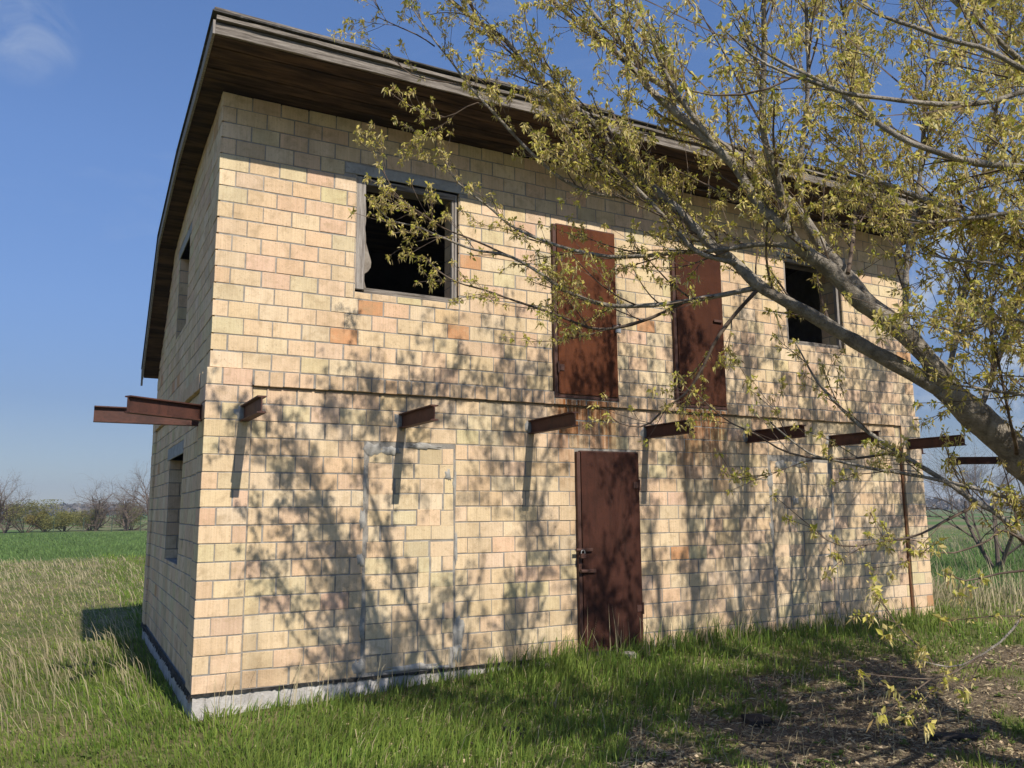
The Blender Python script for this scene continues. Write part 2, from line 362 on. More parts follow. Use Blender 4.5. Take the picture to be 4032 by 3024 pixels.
q.bump(q.math('ADD', n2, q.math('MULTIPLY', n3, 0.6)), 0.8, 0.03, b)
ground = tag(link('ground', np_mesh('ground', GV, [GQ], MG, np.stack([dm]*3, -1), True)), kind='structure')
# ------------------------------------------------------------------ the house
WL, WD, C = 9.32, 5.19, 0.15          # length, depth, course height
house = tag(empty('brick_house', (0, 0, 0)), 'two-storey cream brick house with rusty steel doors and wide wooden eaves', 'house')
RP = np.array([(-0.735, 5.325), (0.03, 5.245), (1.7, 5.155), (3.7, 4.815), (5.22, 3.33)])    # underside of the roof, y and z
def roof_z(y): return np.interp(y, RP[:, 0], RP[:, 1])
WIN1 = (1.285, 2.375, 3.52, 4.685); WIN2 = (6.935, 7.98, 3.53, 4.67)
DA = (3.46, 4.27, 2.63, 4.53); DB = (5.08, 5.825, 2.612, 4.465); DC = (3.715, 4.51, 0.02, 2.067)
IN1 = (1.42, 2.335, 0.0, 2.10); IN2 = (6.48, 7.56, 0.0, 2.09)
LIN1 = (1.165, 2.465, 4.685, 4.792); LIN2 = (6.83, 8.09, 4.67, 4.785)
SWU = (2.06, 3.02, 3.50, 4.50); SWL = (1.66, 2.95, 0.945, 2.06)
LSU = (1.96, 3.12, 4.50, 4.62); LSL = (1.64, 3.16, 2.06, 2.20)

def sheet(us, zs, opens, topfn, put, out, inn, mat, name, parent):
    """a wall slab with openings: outer face, inner face and reveals"""
    us = np.unique(np.round(us, 4)); zs = np.unique(np.round(zs, 4)); mb = MBd()
    def hole(u, z): return any(o[0] < u < o[1] and o[2] < z < o[3] for o in opens)
    for i in range(len(us)-1):
        for j in range(len(zs)-1):
            u0, u1, z0, z1 = us[i], us[i+1], zs[j], zs[j+1]; um, zm = (u0+u1)/2, (z0+z1)/2
            t0, t1 = topfn(u0), topfn(u1)
            if hole(um, zm) or (z0 >= t0 and z0 >= t1): continue
            a, b = min(z1, t0), min(z1, t1); a, b = max(a, z0), max(b, z0)
            for d in (out, inn):
                mb.add([put(u0, d, z0), put(u1, d, z0), put(u1, d, b), put(u0, d, a)], [(0, 1, 2, 3)])
            for du, dz, e in ((-1, 0, (u0, u0, z0, a)), (1, 0, (u1, u1, z0, b)), (0, -1, (u0, u1, z0, z0)), (0, 1, (u0, u1, z1, z1))):
                nu, nz_ = um + du*(u1-u0)*0.5 + du*1e-3, zm + dz*(z1-z0)*0.5 + dz*1e-3
                if hole(nu, nz_):
                    p0, p1 = (e[0], e[2]), (e[1], e[3])
                    mb.add([put(p0[0], out, p0[1]), put(p1[0], out, p1[1]), put(p1[0], inn, p1[1]), put(p0[0], inn, p0[1])], [(0, 1, 2, 3)])
    return mb.build(name, mat, parent)
def edges(opens, lo, hi, k): return [lo, hi] + [e for o in opens for e in o[k:k+2]]
fo = [WIN1, WIN2]
front = sheet(edges(fo, 0.045, WL-0.045, 0), edges(fo, 0.0, 5.22, 2), fo, lambda u: 5.235, lambda u, d, z: (u, d, z), 0.0302, 0.40, M_MORTAR, 'front_wall', house)
so = [SWU, SWL]
ys = list(np.arange(0.4, 5.2, 0.25))
left = sheet(edges(so, 0.036, WD-0.04, 0)+ys, edges(so, 0.0, 5.3, 2)+[3.3], so, lambda u: roof_z(u)-0.01, lambda u, d, z: (d, u, z), 0.0302, 0.40, M_MORTAR, 'gable_wall', house)
right = sheet([0.036, WD-0.04]+ys, [0, 3.3, 5.3], [], lambda u: roof_z(u)-0.01, lambda u, d, z: (WL-d, u, z), 0.0302, 0.40, M_MORTAR, 'gable_wall', house)
back = sheet([0.05, WL-0.05], [0, 3.34], [], lambda u: 3.34, lambda u, d, z: (u, WD-d, z), 0.03, 0.40, M_MORTAR, 'rear_wall', house)
# rooms behind the openings, their shade painted in with near-black surfaces
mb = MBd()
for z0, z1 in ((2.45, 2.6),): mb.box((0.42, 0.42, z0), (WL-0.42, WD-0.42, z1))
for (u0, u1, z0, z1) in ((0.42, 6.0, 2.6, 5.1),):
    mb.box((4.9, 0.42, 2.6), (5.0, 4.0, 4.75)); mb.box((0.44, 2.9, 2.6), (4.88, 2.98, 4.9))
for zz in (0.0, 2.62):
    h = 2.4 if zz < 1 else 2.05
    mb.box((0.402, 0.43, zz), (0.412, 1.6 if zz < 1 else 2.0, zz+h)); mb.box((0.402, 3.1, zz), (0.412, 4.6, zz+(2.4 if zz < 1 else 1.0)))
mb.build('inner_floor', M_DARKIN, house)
# piers at the corners and the string-course backing
e = 0.0042
for x_, y_ in ((e, e), (WL-0.376, e), (e, WD-0.376), (WL-0.376, WD-0.376)):
    m = MBd(); m.box((x_, y_, 0.0), (x_+0.376-e, y_+0.376-e, 2.692)); m.build('pier', M_MORTAR, house)
m = MBd(); m.box((0.38, -0.004, 2.563), (WL-0.38, 0.05, 2.690)); m.build('string_course', M_MORTAR, house)
m = MBd(); m.box((-0.004, 0.38, 2.563), (0.05, WD-0.38, 2.690)); m.build('string_course', M_MORTAR, house)

# ---- bricks
PAL = np.array([(0.70, 0.535, 0.335), (0.715, 0.51, 0.335), (0.74, 0.58, 0.39), (0.66, 0.455, 0.295), (0.65, 0.54, 0.325), (0.56, 0.45, 0.29), (0.55, 0.28, 0.13)])
PAL = PAL*0.82+PAL[:3].mean(0)*0.18
PW = np.array([0.28, 0.30, 0.17, 0.13, 0.075, 0.02, 0.003]); PW /= PW.sum()
BR = []     # (wall, V, Q, tint, area)
ORANGE = [(1.45, 3.39), (2.36, 3.23), (1.95, 5.08), (4.98, .98), (2.42, 1.05), (4.70, 3.55), (2.41, 3.92), (3.71, 2.37), (1.16, 3.04), (9.19, .21)]
def proj_area(P4):
    d = np.asarray(P4) - CAM; w = d @ fw; x = d @ rt/w; y = d @ up/w
    return 0.5*abs(sum(x[i]*y[(i+1) % 4]-x[(i+1) % 4]*y[i] for i in range(4)))
def brick(wall, u0, u1, z0, z1, off, depth=0.07, z1b=None, col=None, shade=None, jit=0.0034, joint=0.0108, pale=0.0):
    """one brick: back ring, rim ring and a slightly inset face ring"""
    if z1b is None: z1b = z1
    if u1-u0 < 0.03 or max(z1, z1b)-z0 < 0.03: return
    a, b = u0+joint/2+RS.uniform(-1, 1)*jit, u1-joint/2+RS.uniform(-1, 1)*jit
    zb, zt0, zt1 = z0+joint/2+RS.uniform(-1, 1)*jit, z1-joint/2+RS.uniform(-1, 1)*jit, z1b-joint/2+RS.uniform(-1, 1)*jit
    zt0 = max(zt0, zb+0.004); zt1 = max(zt1, zb+0.004)
    o = off + float(np.clip(RS.normal(0, 0.0012), -.002, .0012)); bv = 0.0022
    tl = np.clip(RS.normal(0, 0.0008, 4), -.0015, .001)
    ring = [(a, zb), (b, zb), (b, zt1), (a, zt0)]
    inn = [(a+bv+RS.uniform(0, .002), zb+bv), (b-bv-RS.uniform(0, .002), zb+bv), (b-bv, zt1-bv-RS.uniform(0, .002)), (a+bv, zt0-bv-RS.uniform(0, .002))]
    L = [(u, o+depth, z) for u, z in ring] + [(u, o+0.003, z) for u, z in ring] + [(u, o+tl[i], z) for i, (u, z) in enumerate(inn)]
    if wall == 'front': V = [(u, d, z) for u, d, z in L]
    elif wall == 'left': V = [(d, u, z) for u, d, z in L]
    else: V = [(WL-d, u, z) for u, d, z in L]
    Q = [(8, 9, 10, 11)] + [(4+i, 4+(i+1) % 4, 8+(i+1) % 4, 8+i) for i in range(4)] + [(i, (i+1) % 4, 4+(i+1) % 4, 4+i) for i in range(4)]
    if wall == 'left': Q = [t[::-1] for t in Q]
    if col is None:
        col = PAL[RS.choice(len(PAL), p=PW)].copy()
        col *= RS.uniform(0.92, 1.06); col += RS.normal(0, 0.010, 3)
        if shade is not None: col = col*0.3+np.array(shade)*RS.uniform(0.92, 1.08)*0.7
        if wall == 'front' and any(abs((u0+u1)/2-ox) < 0.10 and abs((z0+z1)/2-oz) < 0.07 for ox, oz in ORANGE): col = np.array([0.56, 0.29, 0.145])*RS.uniform(0.9, 1.12)
        if pale: col = col*(1-pale) + np.array([0.68, 0.58, 0.38])*pale
    V = np.array(V); BR.append((wall, V, np.array(Q), np.clip(col, 0.02, 0.85), proj_area(V[8:12])))
def row(wall, c, a, b, off, phase, z0=None, z1=None, pitch=0.26, topfn=None, depth_first=None, depth_last=None, **kw):
    """bricks of one course between a and b; joints at phase + n*pitch"""
    z0 = c*C if z0 is None else z0; z1 = (c+1)*C if z1 is None else z1
    n0 = math.floor((a-phase)/pitch) + 1
    js = [a]
    k = n0
    while phase + k*pitch < b - 0.045:
        j = phase + k*pitch
        if j > a + 0.045: js.append(j + RS.normal(0, 0.004))
        k += 1
    js.append(b)
    if depth_first: js[0] -= 0.0066
    if depth_last: js[-1] += 0.0066
    for i in range(len(js)-1):
        u0, u1 = js[i], js[i+1]
        if u1-u0 < 0.03: continue
        t0 = t1 = z1
        if topfn is not None:
            t0, t1 = min(z1, topfn(u0)), min(z1, topfn(u1))
            if max(t0, t1)-z0 < 0.04: continue
            t0, t1 = max(t0, z0+0.02), max(t1, z0+0.02)
        d = 0.07
        if i == 0 and depth_first: d = depth_first
        if i == len(js)-2 and depth_last: d = depth_last
        brick(wall, u0, u1, z0, t0, off, d, t1, **kw)
def cut(c, a, b, opens):
    """intervals of a course left by openings, each with its z range"""
    z0, z1 = c*C, (c+1)*C; iv = [(a, b, z0, z1)]
    for o in opens:
        res = []
        for (p, q_, s, t) in iv:
            if o[1] <= p or o[0] >= q_ or o[3] <= s+0.012 or o[2] >= t-0.012: res.append((p, q_, s, t)); continue
            if p < o[0]: res.append((p, o[0], s, t))
            if q_ > o[1]: res.append((o[1], q_, s, t))
            m0, m1 = max(p, o[0]), min(q_, o[1])
            if o[2]-s > 0.04: res.append((m0, m1, s, o[2]))
            if t-o[3] > 0.04: res.append((m0, m1, o[3], t))
        iv = res
    return iv
FO = [WIN1, WIN2, DA, DB, DC, IN1, IN2, LIN1, LIN2]
for c in range(35):
    ev = (c % 2 == 0); dp = 0.12 if ev else 0.25
    if c < 18:
        row('front', c, 0.0, 0.386, 0.0, 0.26 if ev else 0.13, depth_first=dp)
        row('front', c, WL-0.386, WL, 0.0, WL-0.26 if ev else WL-0.13, depth_last=dp)
    if c < 17:
        for (a, b, z0, z1) in cut(c, 0.392, WL-0.392, FO): row('front', c, a, b, 0.026, 0.0 if ev else 0.13, z0, z1)
    elif c == 17:
        for (a, b, z0, z1) in cut(c, 0.392, WL-0.392, [DA, DB]): row('front', c, a, b, -0.010, 0.392, z0, z1-0.006, pitch=0.1335, joint=0.016, jit=0.004, shade=(0.63, 0.435, 0.285))
    else:
        for (a, b, z0, z1) in cut(c, 0.026, WL-0.026, FO):
            row('front', c, a, b, 0.026, 0.026 + (0.0 if ev else 0.13), z0, min(z1, 5.238),
                depth_first=dp if a < 0.1 else None, depth_last=dp if b > 9.2 else None)
    s0 = 0.13 if ev else 0.26
    so_ = [SWU, SWL, LSU, LSL]
    if c < 18:
        for w in ('left', 'right'):
            row(w, c, s0, 0.386, 0.0, s0, topfn=roof_z); row(w, c, WD-0.386, WD, 0.0, WD-(0.26 if ev else 0.13))
    if c < 17:
        for w, oo in (('left', so_), ('right', [])):
            for (a, b, z0, z1) in cut(c, 0.392, WD-0.392, oo): row(w, c, a, b, 0.026, s0, z0, z1)
    elif c == 17:
        for w in ('left', 'right'): row(w, c, 0.392, WD-0.392, -0.010, 0.392, pitch=0.1335, joint=0.016, jit=0.004, shade=(0.63, 0.435, 0.285))
    else:
        for w, oo in (('left', so_), ('right', [])):
            for (a, b, z0, z1) in cut(c, 0.026+s0, WD, oo): row(w, c, a, b, 0.026, 0.026+s0, z0, z1, topfn=lambda u: roof_z(u)-0.006)
# two doorways walled up later with odd bricks in thick mortar
for (x0, x1, zz0, zz1), seed in ((IN1, 1), (IN2, 2)):
    r = np.random.RandomState(seed); z = 0.035
    while z < zz1-0.08:
        h = r.uniform(0.136, 0.152); u = x0 + r.uniform(0.02, 0.045)
        while u < x1-0.05:
            w = min(r.choice([0.12, 0.2, 0.24, 0.25], p=[.14, .08, .38, .40]), x1-u-0.012)
            if w > 0.05: brick('front', u, u+w, z+r.uniform(-.006, .006), min(z+h, zz1-0.01)+r.uniform(-.006, .006), 0.026, col=(np.array([0.50, 0.22, 0.10]) if (r.rand() < 0.02 and w < 0.15) else None), jit=0.005, joint=0.010, pale=0.15)
            u += w + r.uniform(0.002, 0.012)
        z += h
for o in (IN1, IN2):
    m = MBd(); m.box((o[0]+0.003, 0.0305, 0.0), (o[1]-0.003, 0.06, o[3]-0.004)); m.build('walled_up_doorway', M_PATCH, front)

BR_order = sorted(range(len(BR)), key=lambda i: -BR[i][4])
single = set(BR_order[:296])
rest = {'front': [], 'left': [], 'right': []}
for i, (w, V, Q, t, ar) in enumerate(BR):
    if i in single:
        cen = V.mean(0); me = np_mesh('brick', V-cen, [Q], MB, np.tile(t, (12, 1)))
        link('brick', me, front if w == 'front' else left, cen)
    else: rest[w].append(i)
for w, par in (('front', front), ('left', left), ('right', right)):
    n = len(rest[w]); V = np.vstack([BR[i][1] for i in rest[w]]); Q = np.vstack([BR[i][2] + 12*k for k, i in enumerate(rest[w])])
    T = np.repeat(np.array([BR[i][3] for i in rest[w]]), 12, axis=0)
    o = link('brickwork', np_mesh('brickwork', V, [Q], MB, T), par); o['kind'] = 'stuff'

# ---- brick faces inside the window reveals
def reveal(wall, o, side_, nm):
    m, T = MBd(), []
    for c in range(int(o[2]/C), int(o[3]/C)+1):
        z0, z1 = max(c*C+.006, o[2]+.003), min((c+1)*C-.006, o[3]-.003)
        if z1-z0 < .02: continue
        for d0, d1 in ((.034, .145), (.156, .392)) if c % 2 else ((.034, .262), (.273, .392)):
            t = .006; u0, u1 = (o[1]-t, o[1]+.02) if side_ > 0 else (o[0]-.02, o[0]+t)
            if wall == 'front': m.box((u0, d0, z0), (u1, d1, z1))
            else: m.box((d0, u0, z0), (d1, u1, z1))
            T += [np.clip(PAL[RS.choice(len(PAL), p=PW)]*RS.uniform(.85, 1.05), 0, 1)]*8
    ob = link('reveal_bricks', np_mesh('reveal_bricks', np.vstack(m.v), [np.vstack(m.q)], MB, np.array(T)), front if wall == 'front' else left); ob['kind'] = 'stuff'
for o in (WIN1, WIN2): reveal('front', o, 1, ''); reveal('front', o, -1, '')
for o in (SWU, SWL): reveal('left', o, 1, ''); reveal('left', o, -1, '')

# ---- smears of mortar round the walled-up doorways
def blob(cx, cz, rx, rz, y, seed, th=0.012):
    r = np.random.RandomState(seed); n = 18; an = np.arange(n)*2*np.pi/n; k = 1+0.24*r.randn(n)*0.8
    out = np.stack([cx+rx*k*np.cos(an), np.full(n, y+th), cz+rz*k*np.sin(an)], -1)
    k2 = k*(0.72+0.12*r.rand(n)); mid = np.stack([cx+rx*k2*np.cos(an), np.full(n, y)+r.uniform(0, .004, n), cz+rz*k2*np.sin(an)], -1)
    V = np.vstack([out, mid, [(cx, y-0.002, cz)]])
    Q = [(i, (i+1) % n, n+(i+1) % n, n+i) for i in range(n)]; T = [(n+i, n+(i+1) % n, 2*n) for i in range(n)]
    m = MBd(); m.add(V, Q, T); m.build('mortar_smear', M_PATCH, front, smooth=True)
for k, (cx, cz, rx, rz) in enumerate([(1.50, 2.03, .085, .06), (1.66, 2.02, .10, .045), (1.41, 1.37, .03, .10), (1.40, 1.02, .035, .06), (1.425, 0.42, .025, .12), (1.40, 0.09, .055, .085), (2.375, 0.33, .055, .14),
        (2.36, 0.13, .05, .09), (2.26, 1.80, .03, .06), (2.345, 1.1, .016, .16), (1.93, 0.04, .30, .03), (2.33, 1.72, .018, .16), (1.43, 1.72, .022, .15), (2.0, 2.07, .18, .03),
        (6.50, 1.80, .05, .12), (6.70, 1.98, .10, .06), (7.0, 2.0, .14, .04), (6.48, 1.2, .03, .14), (6.52, 0.7, .03, .10), (7.54, 1.5, .025, .18), (6.9, 1.55, .06, .05)]):
    blob(cx, cz, rx, rz, 0.014, 40+k)

# ---- foundation with a tarred felt course
def rough_face(u0, u1, z0, z1, put, amp, seed, nu, nz_):
    U, Z = np.meshgrid(np.linspace(u0, u1, nu), np.linspace(z0, z1, nz_)); d = amp*vnoise(U*3, Z*3, 2.0, seed) + amp*0.6*vnoise(U, Z, 14, seed+1)
    V = [put(u, dd, z) for u, dd, z in zip(U.ravel(), d.ravel(), Z.ravel())]; i = (np.arange(nz_-1)[:, None]*nu+np.arange(nu-1)[None]).ravel()
    return V, np.stack([i, i+1, i+nu+1, i+nu], -1)
mb = MBd()
V, Q = rough_face(0.014, WL-0.014, -0.7, -0.008, lambda u, d, z: (u, 0.014+d, z), 0.004, 5, 240, 16); mb.add(V, Q)
V, Q = rough_face(0.014, WD-0.014, -0.7, -0.008, lambda u, d, z: (0.014+d, u, z), 0.004, 6, 140, 16); mb.add(V, Q)
mb.box((0.03, 0.03, -0.7), (WL-0.014, WD-0.014, -0.004))
mb.build('foundation', M_CONC, house)
mb = MBd(); r = np.random.RandomState(9)
n = 420; xs = np.linspace(0.0, WL, n); low = -0.016-np.abs(r.randn(n))*0.006
V = np.vstack([np.stack([xs, np.full(n, 0.003), np.full(n, 0.004)], -1), np.stack([xs, 0.004-r.rand(n)*0.006, low], -1)]); i = np.arange(n-1); mb.add(V, np.stack([i, i+1, n+i+1, n+i], -1))
n = 300; ysn = np.linspace(0.0, WD, n); low = -0.03-np.abs(r.randn(n))*0.022
V = np.vstack([np.stack([np.full(n, 0.003), ysn, np.full(n, 0.004)], -1), np.stack([-0.004-r.rand(n)*0.014, ysn, low], -1)]); i = np.arange(n-1); mb.add(V, np.stack([i+1, i, n+i, n+i+1], -1))
mb.build('tarred_felt', M_BITUMEN, house)

# ---- lintels
for o, ax_ in ((LIN1, 0), (LIN2, 0), (LSU, 1), (LSL, 1)):
    m = MBd()
    if ax_ == 0: m.box((o[0]+.004, 0.022, o[2]), (o[1]-.004, 0.30, o[3]-.004), 0.004)
    else: m.box((0.020, o[0]+.004, o[2]), (0.30, o[1]-.004, o[3]-.004), 0.004)
    m.build('lintel', M_LINTEL, house)

# ---- windows: what is left of the frames
def part(parent, name, mat, *boxes, bev=0.003):
    m = MBd()
    for a, b in boxes: m.box(a, b, bev)
    return m.build(name, mat, parent)
x0, x1, z0, z1 = WIN1
w = part(house, 'window', M_GREYWOOD, ((x0+.10, .05, z0+.005), (x1-.05, .11, z0+.055))); part(w, 'head', M_GREYWOOD, ((x0+.11, .05, z1-.075), (x1-.02, .11, z1-.012)))
part(w, 'jamb', M_GREYWOODV, ((x0+.004, .034, z0+.03), (x0+.098, .075, z1-.01)))
part(w, 'jamb', M_GREYWOODV, ((x1-.075, .05, z0+.055), (x1-.052, .09, z1-.08)))
part(w, 'jamb', M_GREYWOODV, ((x1-.046, .045, z0+.02), (x1-.022, .09, z1-.02)))
r = np.random.RandomState(3)
zz = np.array([3.545, 3.60, 3.66, 3.71, 3.75, 3.79, 3.84, 3.88, 3.92, 3.97, 4.03, 4.10, 4.18, 4.25, 4.31, 4.37, 4.44, 4.50, 4.56])
ww = 0.8*np.array([.055, .03, .012, .015, .065, .095, .10, .092, .07, .055, .036, .022, .010, .016, .022, .026, .020, .014, .008])
pts = [(x0+.095, .078, zz[0])] + [(x0+.098+a, .078, z) for a, z in zip(ww, zz)] + [(x0+.095, .078, zz[-1])]
m = MBd(); n = len(zz); A = np.array([(x0+.092, .078, z) for z in zz]); B = np.array([(x0+.098+a+r.normal(0, .004), .078, z) for a, z in zip(ww, zz)])
Vv = np.vstack([A, B, A+[0, .01, 0], B+[0, .01, 0]]); i = np.arange(n-1)
m.add(Vv, np.vstack([np.stack([i, n+i, n+i+1, i+1], -1), np.stack([2*n+i+1, 3*n+i+1, 3*n+i, 2*n+i], -1), np.stack([n+i, 3*n+i, 3*n+i+1, n+i+1], -1)]))
m.build('torn_fibreboard', M_FIBRE, w)
x0, x1, z0, z1 = WIN2
w = part(house, 'window', M_GREYWOOD, ((x0+.05, .05, z0+.005), (x1-.05, .11, z0+.05))); part(w, 'head', M_GREYWOOD, ((x0+.05, .05, z1-.06), (x1-.05, .11, z1-.005)))
part(w, 'jamb', M_GREYWOODV, ((x0+.004, .05, z0+.02), (x0+.045, .10, z1-.02))); part(w, 'jamb', M_GREYWOODV, ((x1-.09, .04, z0+.02), (x1-.05, .09, z1-.02)))
for (y0, y1, z0, z1), boards in ((SWU, 0), (SWL, 1)):
    w = part(house, 'window', M_GREYWOODV, ((.20, y0+.05, z0+.005), (.25, y1-.05, z0+.05))); part(w, 'head', M_GREYWOODV, ((.20, y0+.05, z1-.06), (.25, y1-.05, z1-.006)))
    part(w, 'jamb', M_GREYWOODV, ((.20, y0+.004, z0+.01), (.25, y0+.048, z1-.01))); part(w, 'jamb', M_GREYWOODV, ((.20, y1-.048, z0+.01), (.25, y1-.004, z1-.01)))
    part(w, 'mullion', M_GREYWOODV, ((.21, (y0+y1)/2-.03, z0+.055), (.24, (y0+y1)/2+.03, z1-.065)))
    if boards:
        part(w, 'slat', M_GREYWOOD, ((.17, y0+.01, z1-.17), (.182, y1-.2, z1-.06))); part(w, 'slat', M_GREYWOOD, ((.165, y0+.01, z1-.52), (.178, y0+.34, z1-.40)))
        part(w, 'slat', M_GREYWOOD, ((.17, y0+.01, z1-.66), (.183, y0+.25, z1-.56)))

# ---- steel doors
def door(o, hinge_side, leafmat, name, hz, framew=0.045, y=-0.024, latch=None):
    x0, x1, z0, z1 = o
    d = MBd()                                                        # the sheet-steel leaf, edges folded back
    lx0, lx1, lz0, lz1 = x0+framew, x1-0.006, z0+framew*0.9, z1-0.004
    d.box((lx0, y, lz0), (lx1, y+0.006, lz1), 0.002); d.box((lx0+.006, y+0.0065, lz0+.006), (lx0+.03, y+0.03, lz1-.006)); d.box((lx1-.03, y+0.0065, lz0+.006), (lx1-.006, y+0.03, lz1-.006))
    leaf = d.build('steel_door', leafmat, house)
    if name: leaf['label'] = name
    f = MBd(); f.box((x0, -0.014, z0), (lx0-0.004, 0.06, z1), 0.002); f.box((lx0-.003, -0.014, z0), (x1+.006, 0.06, lz0-0.004), 0.002); f.box((lx0, -0.010, lz1+.002), (x1, .06, z1+.012)); f.box((x1-.03, -0.010, lz0), (x1, .06, lz1))
    f.build('door_frame', M_FRAME, leaf)
    for z in hz:
        h = MBd(); hx = x0+framew-0.01 if hinge_side < 0 else x1-0.01
        h.tube([(hx, y-0.012, z-.06), (hx, y-0.012, z+.06)], [.011, .011], 8)
        sgn = 1 if hinge_side < 0 else -1
        h.box((min(hx, hx+sgn*.075), y-0.009, z-.035), (max(hx, hx+sgn*.075), y-0.002, z+.035), 0.002)
        h.build('hinge', M_FRAME, leaf)
    return leaf
dA = door(DA, -1, M_DOORA, 'rust-red upper steel door with orange sunlit sheet', (2.95, 4.15))
dB = door(DB, -1, M_DOORB, 'upper right steel door, its rust brown darkened for leaf shade', (2.90, 4.1))
dC = door(DC, 1, M_DOORC, 'dark brown ground-floor steel door', (1.72, 0.42))
m = MBd(); m.box((4.20, -.045, 3.455), (4.30, -.033, 3.475)); m.box((4.285, -.06, 3.44), (4.297, -.01, 3.49)); m.build('hasp', M_FRAME, dA)
m = MBd(); m.box((5.66, -.05, 3.655), (5.79, -.034, 3.685), .003); m.build('hasp', M_FRAME, dB)
m = MBd(); m.box((3.70, -.052, 1.032), (3.87, -.036, 1.066), .003); m.tube([(3.665, -.045, 1.05), (3.72, -.045, 1.05)], [.016, .016], 8); m.build('hasp', M_FRAME, dC)
m = MBd(); m.box((3.745, -.05, .815), (3.905, -.036, .852), .003); m.tube([(3.715, -.048, .834), (3.80, -.048, .834)], [.02, .02], 10); m.build('bolt', M_FRAME, dC)
def padlock(x, y, z, s, mat, label):
    r_ = empty('padlock', (x, y, z)); tag(r_, label, 'padlock', 'padlocks on the steel doors')
    b_ = MBd(); b_.box((-.5*s, -.22*s, 0), (.5*s, .22*s, .8*s), .06*s); b_.build('lock_body', mat, r_)
    an = np.linspace(0, np.pi, 9); p_ = [(.34*s, 0, .7*s)] + [(.34*s*math.cos(a), 0, 1.0*s+.36*s*math.sin(a)) for a in an] + [(-.34*s, 0, .7*s)]
    b_ = MBd(); b_.tube(p_, [.08*s]*len(p_), 6); b_.build('shackle', M_LOCK, r_)
padlock(4.262, -0.052, 3.385, 0.062, M_LOCK, 'grey padlock hanging at the edge of the upper left steel door')
padlock(3.735, -0.066, 0.965, 0.062, M_FRAME, 'dark padlock hanging from the hasp of the ground-floor door')

# ---- rolled steel beams of a balcony that was never built
def ibeam(p0, p1, zb, h=0.138, wd=0.072):
    p0, p1 = np.array(p0, float), np.array(p1, float); t = p1-p0; Lh = np.linalg.norm(t); t /= Lh; s = np.array([-t[1], t[0]])
    prof = [(-.5, 0), (.5, 0), (.5, .075), (.07, .115), (.07, .885), (.5, .925), (.5, 1), (-.5, 1), (-.5, .925), (-.07, .885), (-.07, .115), (-.5, .075)]
    R = []
    for P_ in (p0, p1):
        for a, z in prof: R.append((P_[0]+s[0]*a*wd, P_[1]+s[1]*a*wd, zb+z*h))
    k = len(prof); Q = [(i, (i+1) % k, k+(i+1) % k, k+i) for i in range(k)]
    capq = [(0, 1, 2, 11), (11, 2, 3, 10), (10, 3, 4, 9), (9, 4, 5, 8), (8, 5, 6, 7)]
    Q += [c_[::-1] for c_ in capq] + [tuple(k+i for i in c_) for c_ in capq]
    m = MBd(); m.add(R, Q); return m.build('steel_beam', M_BEAM, house)
for k_, x_ in enumerate((0.323, 1.780, 3.191, 4.661, 6.164, 7.584, 9.06)): blob(x_-.02, 2.305, .062, .085, 0.018 if .4 < x_ < 8.9 else -0.006, 90+k_, 0.016)
for x, ln in ((0.323, .72), (1.780, .76), (3.191, .84), (4.661, .77), (6.164, .86), (7.584, .70), (9.06, .80)): ibeam((x, 0.12), (x+RS.uniform(-.012, .012), -ln), 2.236)
ibeam((0.09, 0.26), (-0.61, -0.20), 2.246); ibeam((0.12, 0.56), (-0.83, 0.545), 2.236); ibeam((WL-.1, .56), (WL+.82, .56), 2.236)
m = MBd(); m.box((8.886, 0.004, 0.06), (8.912, 0.026, 2.28), 0.003); m.build('steel_strip', M_RUST, house)

# ---- roof
def prof_at(off): return np.stack([RP[:, 0], RP[:, 1]+off], -1)
def extr(mb, lo_, hi_, xa, xb):
    n = len(lo_); V = [(xa, y, z) for y, z in lo_] + [(xa, y, z) for y, z in hi_] + [(xb, y, z) for y, z in lo_] + [(xb, y, z) for y, z in hi_]
    Q = []
    for i in range(n-1):
        Q += [(i, n+i, n+i+1, i+1), (2*n+i, 2*n+i+1, 3*n+i+1, 3*n+i), (i, i+1, 2*n+i+1, 2*n+i), (n+i, 3*n+i, 3*n+i+1, n+i+1)]
    Q += [(0, 2*n, 3*n, n), (n-1, 2*n-1, 4*n-1, 3*n-1)]
    mb.add(V, Q)
def wavy(mb, a, b_, quad, amp, seed, step=0.22):
    '''board along x with a quadrilateral section (y,z) that wanders a few millimetres'''
    r_ = np.random.RandomState(seed); n = max(2, int((b_-a)/step)); xs = np.linspace(a, b_, n+1); k = len(quad)
    wob = np.cumsum(r_.normal(0, amp*.5, (n+1, 2)), 0)*0.5; wob -= np.linspace(0, 1, n+1)[:, None]*wob[-1]
    V = [(x, y+wob[i, 0]+r_.normal(0, amp*.3), z+wob[i, 1]+r_.normal(0, amp*.35)) for i, x in enumerate(xs) for y, z in quad]
    Q = [(i*k+j, i*k+(j+1) % k, (i+1)*k+(j+1) % k, (i+1)*k+j) for i in range(n) for j in range(k)]
    Q += [(0, 3, 2, 1), (n*k, n*k+1, n*k+2, n*k+3)]; mb.add(V, Q)
XA, XB = -0.163, WL+0.163
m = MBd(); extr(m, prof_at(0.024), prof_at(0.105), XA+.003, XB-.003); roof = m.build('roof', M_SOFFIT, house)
r = np.random.RandomState(21)
yb = np.linspace(-0.728, 0.03, 6)
